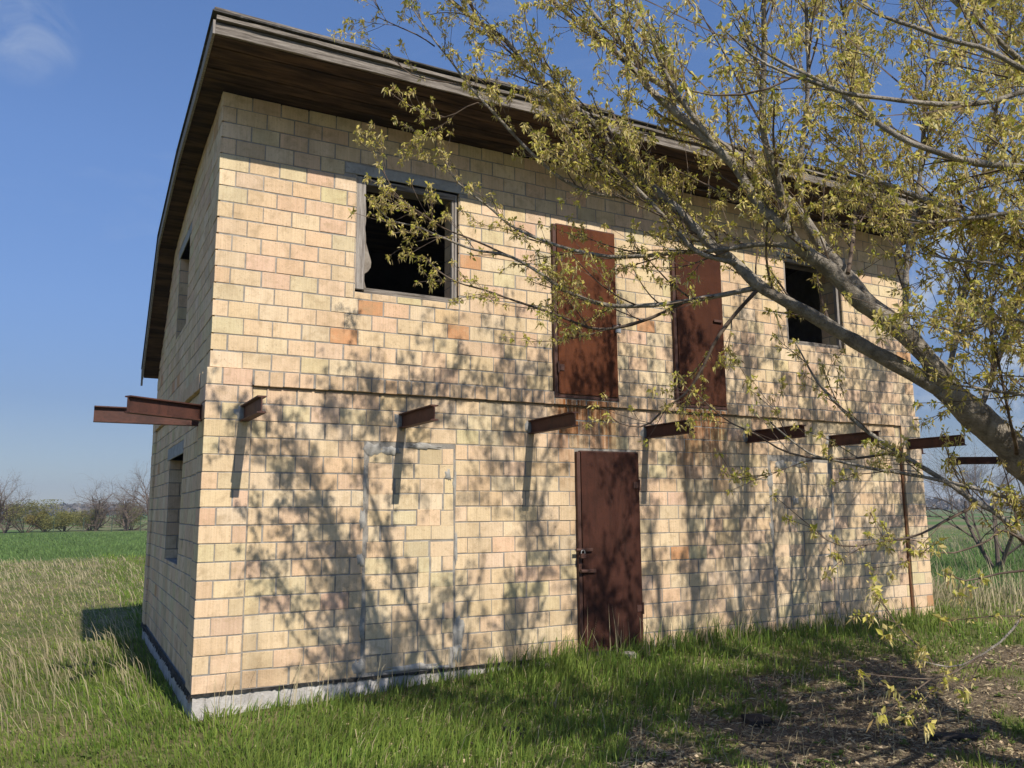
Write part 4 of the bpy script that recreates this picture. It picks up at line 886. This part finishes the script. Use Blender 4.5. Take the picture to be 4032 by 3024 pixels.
# ------------------------------------------------------------------ grass, straw and dead leaves
GR = np.random.RandomState(5)
def sample_polar(n, r0, r1, p, a0=-16, a1=76):
    u = GR.rand(n); e = 1-p; r = (r0**e+u*(r1**e-r0**e))**(1/e); a = np.radians(GR.uniform(a0, a1, n))
    x = CAM[0]+r*np.sin(a); y = CAM[1]+r*np.cos(a)
    inside = (x > 0.0) & (x < WL) & (y > -0.004) & (y < WD+0.0)
    dx, dy = x-CAM[0], y-CAM[1]; tq = np.where(dy > 0, (0.5-CAM[1])/np.maximum(dy, 1e-6), 9); xc = CAM[0]+dx*tq
    hidden = (y > 0.5) & (xc > 0.55) & (xc < 8.9)
    ok = ~(inside | hidden); return x[ok], y[ok], r[ok]
def blades(x, y, h, w, lean, az, col, curl=0.5):
    n = len(x); z = gz(x, y)-0.01; b = np.stack([x, y, z], -1); ld_ = np.stack([np.cos(az), np.sin(az), np.zeros(n)], -1)
    sa = GR.uniform(0, 2*np.pi, n); sd = np.stack([np.cos(sa), np.sin(sa), np.zeros(n)], -1)*w[:, None]
    upv = np.array([0, 0, 1.0]); m = b+upv*(h*0.55*np.cos(lean*0.6))[:, None]+ld_*(h*0.55*np.sin(lean*0.6))[:, None]
    t = m+upv*(h*0.45*np.cos(lean*1.7))[:, None]+ld_*(h*0.45*np.sin(lean*1.7))[:, None]
    V = np.stack([b-sd, b+sd, m-sd*0.8, m+sd*0.8, t], 1).reshape(-1, 3); k = np.arange(n)[:, None]*5
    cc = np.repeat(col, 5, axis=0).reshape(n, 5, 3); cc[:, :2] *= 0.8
    return V, k+[0, 1, 3, 2], k+[2, 3, 4], cc.reshape(-1, 3)
def grass_obj(name, data, mat, kind='stuff'):
    V, Q, T, Cc = data; o = link(name, np_mesh(name, V, [Q, T], mat, Cc)); o['kind'] = kind; return o
x, y, r = sample_polar(500000, 2.3, 80, 1.15)
n = len(x); dn = vnoise(x, y, 0.55, 21); dn2 = vnoise(x, y, 2.0, 22)
field = ((y-0.35*x+1.5*dn) > 29.5) & (y < 78) & (x < 9)
fieldr = (x > 13.2+0.6*dn) & (y > 0.5) & (x < 38)
field |= fieldr
dirt = dirt_amount(x, y) > 0.5
nearwall = np.exp(-np.maximum(-y, 0)/0.7)*((x > 0.0) & (x < 9.6))
lush = np.clip(np.exp(-((x-1.9)/2.0)**2-((y+1.3)/1.3)**2)*1.2 + nearwall*0.9 + np.exp(-((x+0.35)/0.55)**2)*(y > -0.5)*(y < 5)*0.8, 0, 1)
dry = np.clip((y-3)/16, 0, 0.36)*(x < 6) - 0.02*(x < 0.3) + 0.35*(x > 9.2) + 0.22*dn + 0.10*dn2 - 0.55*lush + 0.08
dry = np.clip(dry, 0.03, 0.9)
keep = np.where(dirt, GR.rand(n) < np.clip(0.05+0.30*(dn2 > 0.5), 0, 1), True) & (GR.rand(n) < np.where(field, 1, 0.72+0.28*np.clip(dn2+lush, 0, 1)))
x, y, r, field, dirt, lush, dry, dn, dn2, nearwall = (a[keep] for a in (x, y, r, field, dirt, lush, dry, dn, dn2, nearwall)); n = len(x)
isd = (GR.rand(n) < dry) & ~field
g1 = np.array([0.095, 0.185, 0.022]); g2 = np.array([0.32, 0.39, 0.075]); s1 = np.array([0.55, 0.46, 0.26]); s2 = np.array([0.36, 0.29, 0.145]); f1 = np.array([0.10, 0.185, 0.045]); f2 = np.array([0.20, 0.30, 0.09])
t = np.clip(GR.rand(n)*0.7+0.35*dry+0.12*dn2, 0, 1)[:, None]
col = g1*(1-t)+g2*t
col = np.where(isd[:, None], s1*(1-t*0.6)+s2*t*0.6, col); tf = GR.rand(n)[:, None]; col = np.where(field[:, None], f1*(1-tf)+f2*tf, col)
col *= GR.uniform(0.8, 1.2, (n, 1))*(1+0.22*vnoise(x, y, 1.1, 61)+0.12*vnoise(x, y, 3.7, 62))[:, None]
h = GR.gamma(6, 1/6, n)*(0.055+0.045*lush+0.085*nearwall*(x > 2.6))*(1+0.35*np.clip(dn2, -1, 1)); h = np.where(isd, h*1.1, h); h = np.where(field, GR.uniform(0.10, 0.2, n), h); h = np.where(dirt, h*0.75, h)
h *= np.where((x < 0.2) & (y < -0.8), 0.8, 1.0)
w = 0.0013+0.00036*r+GR.uniform(0, 0.0011, n); w = np.where(isd, w*0.8, w)
az = np.where(x < 0.2, rad(165), rad(30))+GR.normal(0, 0.9, n)
lean = np.abs(GR.normal(0.45, 0.3, n)) + np.where(isd, GR.uniform(0, 0.75, n), 0)
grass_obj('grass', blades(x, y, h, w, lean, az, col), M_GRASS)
# tall straw
def straw(n, fx, h0, h1, name, w0=0.0016, az0=165, lean=0.45):
    x, y = fx(n); ok = ~((x > -0.02) & (x < WL+.02) & (y > -0.02) & (y < WD)); x, y = x[ok], y[ok]; n = len(x); rr = np.hypot(x-CAM[0], y-CAM[1])
    c_ = np.array([0.60, 0.51, 0.31])*GR.uniform(0.6, 1.15, (n, 1)); return blades(x, y, GR.uniform(h0, h1, n), np.full(n, w0)+0.00028*rr, np.abs(GR.normal(lean, 0.25, n)), rad(az0)+GR.normal(0, 0.5, n), c_)
parts = [straw(700, lambda n: (GR.uniform(-2.2, -0.15, n), GR.uniform(0.2, 5, n)), 0.15, 0.42, 's', 0.0012, 165, 0.6), straw(2200, lambda n: (GR.uniform(-6, 1.0, n), GR.uniform(4, 26, n)), 0.15, 0.4, 's', 0.0016, 165, 0.8),
         straw(160, lambda n: (GR.uniform(0.1, 9, n), GR.uniform(-0.5, -0.05, n)), 0.25, 0.7, 's', 0.0013, 60, 0.4), straw(700, lambda n: (GR.uniform(9.4, 13, n), GR.uniform(-1.2, 3.5, n)), 0.25, 0.7, 's', 0.002, 20, 0.6),
         straw(420, lambda n: (GR.uniform(0.8, 5, n), GR.uniform(-3.5, -1, n)), 0.08, 0.3, 's', 0.0014, 20, 0.9), straw(2600, lambda n: (GR.uniform(11, 40, n), GR.uniform(-2, 24, n)), 0.3, 0.7, 's', 0.002)]
V, Q, T, Cc, k = [], [], [], [], 0
for v, q_, t_, c_ in parts: V.append(v); Q.append(q_+k); T.append(t_+k); Cc.append(c_); k += len(v)
grass_obj('dry_straw', (np.vstack(V), np.vstack(Q), np.vstack(T), np.vstack(Cc)), M_GRASS)
# dead leaves and chaff on the bare soil
x, y, r = sample_polar(260000, 2.0, 14, 1.2, 5, 85); dd = dirt_amount(x, y) > 0.5; edge = (GR.rand(len(x)) < np.clip(0.30-0.2*np.abs(y+1.9), 0.06, 1)) & (y < -0.3) & (x > 1.0)
dens = vnoise(x, y, 1.7, 33); k = (dd & (GR.rand(len(x)) < np.clip(0.42+0.65*dens, 0.03, 1))) | edge; x, y, r = x[k], y[k], r[k]; n = len(x)
b = np.stack([x, y, gz(x, y)+GR.uniform(0.001, 0.022, n)], -1); a = GR.uniform(0, 2*np.pi, n); tl = GR.normal(0, 0.35, n)
d = np.stack([np.cos(a)*np.cos(tl), np.sin(a)*np.cos(tl), np.sin(tl)], -1); s_ = nrm(np.cross(d, np.array([0, 0, 1.0])+GR.normal(0, .45, (n, 3))))
thin = GR.rand(n) < 0.55
L = np.where(thin, GR.uniform(0.02, 0.09, n), GR.uniform(0.012, 0.042, n))[:, None]; wv = np.where(thin, 0.0016, 1)[:, None]*np.where(thin[:, None], 1, L*GR.uniform(0.25, 0.5, (n, 1)))
u = np.cross(s_, d); V = np.stack([b-d*L*.5, b+s_*wv+u*L*.12, b-s_*wv+u*L*.12, b+d*L*.5], 1).reshape(-1, 3); kk = np.arange(n)[:, None]*4
lc = 1.7*np.array([(0.30, 0.225, 0.14), (0.20, 0.145, 0.09), (0.40, 0.31, 0.20), (0.11, 0.075, 0.048), (0.26, 0.22, 0.12)])[GR.randint(0, 5, n)]*GR.uniform(0.7, 1.2, (n, 1)); lc = np.where(thin[:, None], np.array([0.62, 0.51, 0.33])*GR.uniform(0.5, 1.1, (n, 1)), lc)
o = link('leaf_litter', np_mesh('leaf_litter', V, [np.concatenate([kk+[0, 2, 3], kk+[0, 3, 1]])], M_LITTER, np.repeat(lc, 4, axis=0))); o['kind'] = 'stuff'

# broad-leaved weeds among the grass
nw = 520; wx = GR.uniform(-2.5, 7.5, nw); wy = GR.uniform(-4.2, -0.12, nw); wr_ = GR.uniform(.6, 1.3, nw); lf = 8
ang = np.repeat(GR.uniform(0, 6.28, nw), lf)+np.tile(np.arange(lf)*2*np.pi/lf, nw)+GR.normal(0, .25, nw*lf); el = GR.uniform(.15, .9, nw*lf); Ll = GR.uniform(.025, .06, nw*lf)*np.repeat(wr_, lf)
bp = np.stack([np.repeat(wx, lf), np.repeat(wy, lf), np.repeat(gz(wx, wy), lf)+.012], -1); dv = np.stack([np.cos(ang)*np.cos(el), np.sin(ang)*np.cos(el), np.sin(el)], -1); sv = np.stack([-np.sin(ang), np.cos(ang), np.zeros(nw*lf)], -1)
Ll = Ll[:, None]; V = np.stack([bp, bp+dv*Ll*.55+sv*Ll*.28, bp+dv*Ll*.55-sv*Ll*.28, bp+dv*Ll-np.array([0, 0, .25])*Ll], 1).reshape(-1, 3); kk = np.arange(nw*lf)[:, None]*4
wc = np.array([(0.11, 0.19, 0.035), (0.16, 0.23, 0.05), (0.20, 0.24, 0.07)])[GR.randint(0, 3, nw*lf)]*GR.uniform(.7, 1.2, (nw*lf, 1))
o = link('weeds', np_mesh('weeds', V, [np.concatenate([kk+[0, 2, 3], kk+[0, 3, 1]])], M_GRASS, np.repeat(wc, 4, axis=0))); o['kind'] = 'stuff'

# ------------------------------------------------------------------ odds and ends on the ground
def lump(name, c, sx_, sy_, sz_, mat, seed, label, cat, group=None, rot=0.0):
    bm = bmesh.new(); bmesh.ops.create_icosphere(bm, subdivisions=2, radius=1); r_ = np.random.RandomState(seed); ph = r_.uniform(0, 6, 6)
    for v in bm.verts:
        k_ = 1+0.16*math.sin(3*v.co.x+ph[0])+0.13*math.sin(4*v.co.y+ph[1])+0.12*math.sin(5*v.co.z+ph[2])+r_.normal(0, .04)
        v.co = Vector((v.co.x*sx_*k_, v.co.y*sy_*k_, max(v.co.z*sz_*k_, -sz_*0.5)))
    m = MBd(); m.from_bm(bm); zc = float(gz(c[0], c[1])); o = m.build(name, mat); o.location = (c[0], c[1], zc+sz_*0.3); o.rotation_euler.z = rot
    return tag(o, label, cat, group)
lump('stone', (4.13, -0.30), .08, .065, .055, M_STONE, 1, 'pale rounded stone in the grass before the ground-floor door', 'stone')
lump('stone', (4.72, -0.22), .06, .045, .04, M_STONE, 2, 'small pale lump of rubble right of the ground-floor door', 'stone')
lump('stone', (3.28, -0.16), .075, .04, .04, M_STONE, 3, 'small pale broken lump at the wall foot left of the door', 'stone')
def slab(name, c, pts, th, mat, label, cat, rz=0.0, tilt=0.1):
    m = MBd(); m.poly([(x_, y_, 0) for x_, y_ in pts], (0, 0, th)); o = m.build(name, mat); o.location = (c[0], c[1], float(gz(c[0], c[1]))+.004); o.rotation_euler = (tilt, tilt*0.6, rz); return tag(o, label, cat)
slab('slate_piece', (3.68, -2.48), [(-.12, -.07), (.05, -.10), (.14, -.02), (.10, .07), (-.06, .09)], .035, M_SLATE, 'dark flat slate fragment lying on the bare soil', 'slate')
slab('bark_strip', (4.55, -3.45), [(-.24, -.03), (-.05, -.055), (.2, -.03), (.26, .02), (.05, .045), (-.2, .03)], .03, M_SLATE, 'long dark strip of bark at the lower right edge', 'bark', -0.5, 0.12)
slab('felt_scrap', (2.0, -1.85), [(-.13, -.05), (.02, -.09), (.16, -.03), (.12, .06), (-.1, .07)], .03, M_BITUMEN, 'black felt scrap half sunk in the green grass', 'felt', 0.3, 0.3)
m = MBd(); pA = np.array(LIMBS['trunk'][-4][:3])
m.obox((0, 0, 0), (0.37, 0, 0), (0, 0.026, 0), (0, 0, 0.021)); o = m.build('steel_bar', M_BEAM); o.location = (3.985, -4.405, 1.735); o.rotation_euler.z = rad(-28)
tag(o, 'short dark steel bar wedged behind the leaning maple trunk', 'bar')
# stick leaning in the litter
m = MBd(); m.tube([(0, 0, 0), (.28, -.25, .01), (.52, -.55, .0)], [.004, .006, .005], 6); o = m.build('fallen_stick', M_TWIG); o.location = (3.1, -2.75, float(gz(3.1, -2.75))+.02); tag(o, 'thin pale stick lying on the leaf litter', 'stick')

# ------------------------------------------------------------------ far things
FR = np.random.RandomState(77)
def bush(c, hgt, wid, cols, label, group, seed, n=6500, leaf=0.06):
    r_ = np.random.RandomState(seed); root = empty('yellow_bush', (c[0], c[1], float(gz(*c)))); tag(root, label, 'bush', group)
    lob = np.stack([r_.normal(0, wid*.27, 9), r_.normal(0, wid*.27, 9), r_.uniform(hgt*.3, hgt*.78, 9)], -1); lr = r_.uniform(.16, .30, 9)*wid
    k_ = r_.randint(0, 9, n); dv = nrm(r_.normal(0, 1, (n, 3))); p = lob[k_]+dv*(lr[k_]*r_.uniform(.35, 1.08, n))[:, None]*[1, 1, .95]; p[:, 2] = np.clip(p[:, 2], .12*hgt, hgt)
    a = nrm(r_.normal(0, 1, (n, 3)))*leaf*r_.uniform(.6, 1.3, (n, 1)); b_ = nrm(np.cross(a, r_.normal(0, 1, (n, 3))))*leaf*.6
    V = np.stack([p-a, p+b_, p+a, p-b_], 1).reshape(-1, 3); kk = np.arange(n)[:, None]*4
    cc = np.array(cols)[r_.randint(0, len(cols), n)]*r_.uniform(.7, 1.2, (n, 1))
    o = link('crown', np_mesh('crown', V, [kk+[0, 1, 2, 3]], M_LEAF, np.repeat(cc, 4, axis=0)), root); o['kind'] = 'stuff'
    m = MBd()
    for j in range(7):
        e = lob[j]; m.tube([(e[0]*.1, e[1]*.1, -.05), (e[0]*.5, e[1]*.5, e[2]*.5), tuple(e)], [.05, .035, .012], 5)
    m.build('trunk', M_TWIG, root)
def bare_tree(c, hgt, spread, label, group, seed, levels=4, cat='tree', name='bare_tree', tint=(0.15, 0.115, 0.095), r0=None, kids=4):
    r_ = np.random.RandomState(seed); z0 = float(gz(*c)); root = empty(name, (c[0], c[1], z0)); tag(root, label, cat, group)
    r0 = (r0 or hgt*0.022)*1.5; V, Q, k_ = [], [], 0; T0 = MBd()
    def rec(p, d, L, rr, lev):
        nonlocal k_
        n_ = 5; pts = [p]; dd = d
        for i in range(n_-1): dd = unit(dd+r_.normal(0, .16, 3)+np.array([0, 0, .03])); pts.append(pts[-1]+dd*L/(n_-1))
        P = np.array(pts); R = np.linspace(rr, rr*.55, n_)
        if lev == levels: T0.tube(P, R, 7, False)
        else:
            v, f = tube_arrays(P, R, 3 if lev < 2 else 4); V.append(v); Q.append(f+k_); k_ += len(v)
        if lev == 0: return
        for j in range(kids+(1 if lev < 3 else 0)):
            i = r_.randint(1, n_); t = unit(P[i]-P[i-1]); pr = unit(np.cross(t, r_.normal(0, 1, 3)))
            rec(P[i], unit(t*.75+pr*spread+np.array([0, 0, .12])), L*r_.uniform(.55, .85), R[i]*.58, lev-1)
    for s_ in range(3 if spread > .6 else 1):
        rec(np.array([0, 0, -.1]), unit(np.array([r_.normal(0, .35*spread), r_.normal(0, .35*spread), 1.0])), hgt*.55, r0, levels)
    T0.build('trunk', M_FARWOOD, root, tint=tint)
    v = np.vstack(V); o = link('crown', np_mesh('crown', v, [np.vstack(Q)], M_FARWOOD, np.tile(tint, (len(v), 1))), root); o['kind'] = 'stuff'
YB = [(0.25, 0.24, 0.07), (0.20, 0.21, 0.065), (0.30, 0.27, 0.08)]; YO = [(0.36, 0.26, 0.06), (0.30, 0.24, 0.065), (0.26, 0.22, 0.06)]
bush((-4.4, 79), 2.9, 4.2, YB, 'largest yellow-green bush at the left end of the field', 'spring bushes behind the field', 1)
bush((-2.85, 82), 2.1, 2.6, YO, 'most orange of the yellow bushes behind the field', 'spring bushes behind the field', 2)
bush((-1.3, 81), 2.1, 2.8, YB, 'yellow bush just right of the orange one', 'spring bushes behind the field', 3)
bush((0.9, 84), 2.2, 3.4, YB, 'olive bush seen through the bare tree nearest the wires', 'spring bushes behind the field', 4)
bush((4.5, 83), 2.6, 4.4, YB, 'yellow-green bush next to the house edge behind the field', 'spring bushes behind the field', 5)
bare_tree((1.3, 81.5), 4.6, 0.95, 'spreading bare tree in the middle behind the green field', 'bare trees behind the field', 11)
bare_tree((3.9, 79.5), 4.1, 0.8, 'smaller bare tree second from the house behind the field', 'bare trees behind the field', 12)
bare_tree((6.2, 82), 5.4, 0.8, 'bare tree half hidden by the house edge behind the field', 'bare trees behind the field', 13)
bare_tree((-7.1, 78.5), 5.0, 0.85, 'bare tree at the left edge of the picture', 'bare trees behind the field', 14)
bare_tree((-5.9, 77.5), 2.2, 0.9, 'low bare thicket at the foot of the largest bush', 'bare trees behind the field', 15)
bare_tree((17.5, 4.2), 3.4, 0.75, 'bare shrub behind the leaning trunk right of the house', 'bare trees behind the field', 16, 4, 'shrub', 'bare_shrub', (0.15, 0.12, 0.10), 0.035, 4)
fence = tag(empty('wire_fence', (0.2, 75.5, -0.2)), 'wire fence on thin green posts along the field edge', 'fence')
fp = [(-7.0, 82.0), (-4.56, 79.6), (-2.14, 77.4), (0.19, 75.2), (2.36, 73.2), (4.5, 71.2), (6.7, 69.2)]
for x_, y_ in fp:
    m = MBd(); m.box((x_-.03-.2, y_-.03-75.5, -.2), (x_+.03-.2, y_+.03-75.5, 1.25), .006); m.build('post', M_POST, fence)
for zz_ in (.35, .75, 1.15):
    m = MBd(); m.tube([(x_-.2, y_-75.5, zz_) for x_, y_ in fp], [.006]*len(fp), 4); m.build('wire', M_POST, fence)
# woods on the horizon: a mass of bare crowns, and three poplars that stand out of it
def wood(name, pts, hmin, hmax, n, cols, seed):
    r_ = np.random.RandomState(seed); P = np.array(pts, float); t = r_.rand(n)*(len(P)-1); i = t.astype(int); f = (t-i)[:, None]; c_ = P[i]*(1-f)+P[i+1]*f
    hh_ = hmin+(hmax-hmin)*(0.5+0.5*vnoise(t*9, t*3, 1.5, seed)); z = hh_*np.sqrt(r_.rand(n)); p = np.stack([c_[:, 0]+r_.normal(0, 6, n), c_[:, 1]+r_.normal(0, 12, n), z-0.5], -1)
    s_ = r_.uniform(0.8, 2.2, n)[:, None]; a = nrm(r_.normal(0, 1, (n, 3)))*s_; b_ = nrm(np.cross(a, r_.normal(0, 1, (n, 3))))*s_*.6
    V = np.stack([p-a, p+b_, p+a, p-b_], 1).reshape(-1, 3); cc = np.array(cols)[r_.randint(0, len(cols), n)]*r_.uniform(.8, 1.2, (n, 1))
    o = link(name, np_mesh(name, V, [np.arange(n)[:, None]*4+[0, 1, 2, 3]], M_FARWOOD, np.repeat(cc, 4, axis=0))); tag(o, 'far line of bare woodland on the horizon', kind='stuff')
wood('distant_wood', [(-180, 520), (-60, 560), (60, 560), (160, 540)], 3, 8, 14000, [(0.17, 0.15, 0.14), (0.14, 0.13, 0.12), (0.19, 0.17, 0.13)], 1)
wood('distant_wood', [(420, 330), (560, 300), (700, 240), (800, 150)], 3, 8, 14000, [(0.17, 0.15, 0.14), (0.14, 0.13, 0.12), (0.19, 0.16, 0.13)], 2)
for k, (px, py, hg, lab) in enumerate([(333, 216, 19, 'tallest bare poplar far off right of the house'), (343, 214, 17, 'second bare poplar far off right of the house'), (356, 208, 15, 'shortest bare poplar far off nearest the leaning trunk')]):
    bare_tree((px, py), hg, 0.22, lab, 'far poplars', 60+k, 4, 'tree', 'poplar_tree', (0.16, 0.14, 0.13), 0.25, 5)

# ------------------------------------------------------------------ the air
hz = MBd(); hz.box((-1500, -300, -2.0), (1500, 1500, 45)); MH = bpy.data.materials.new('haze_air'); MH.use_nodes = True; nt = MH.node_tree; nt.nodes.clear()
ho = nt.nodes.new('ShaderNodeOutputMaterial'); pv = nt.nodes.new('ShaderNodeVolumePrincipled'); pv.inputs['Color'].default_value = (0.80, 0.88, 1.0, 1); pv.inputs['Density'].default_value = 0.0006; pv.inputs['Anisotropy'].default_value = 0.2
nt.links.new(pv.outputs[0], ho.inputs['Volume']); haze = hz.build('haze', MH); haze['kind'] = 'stuff'
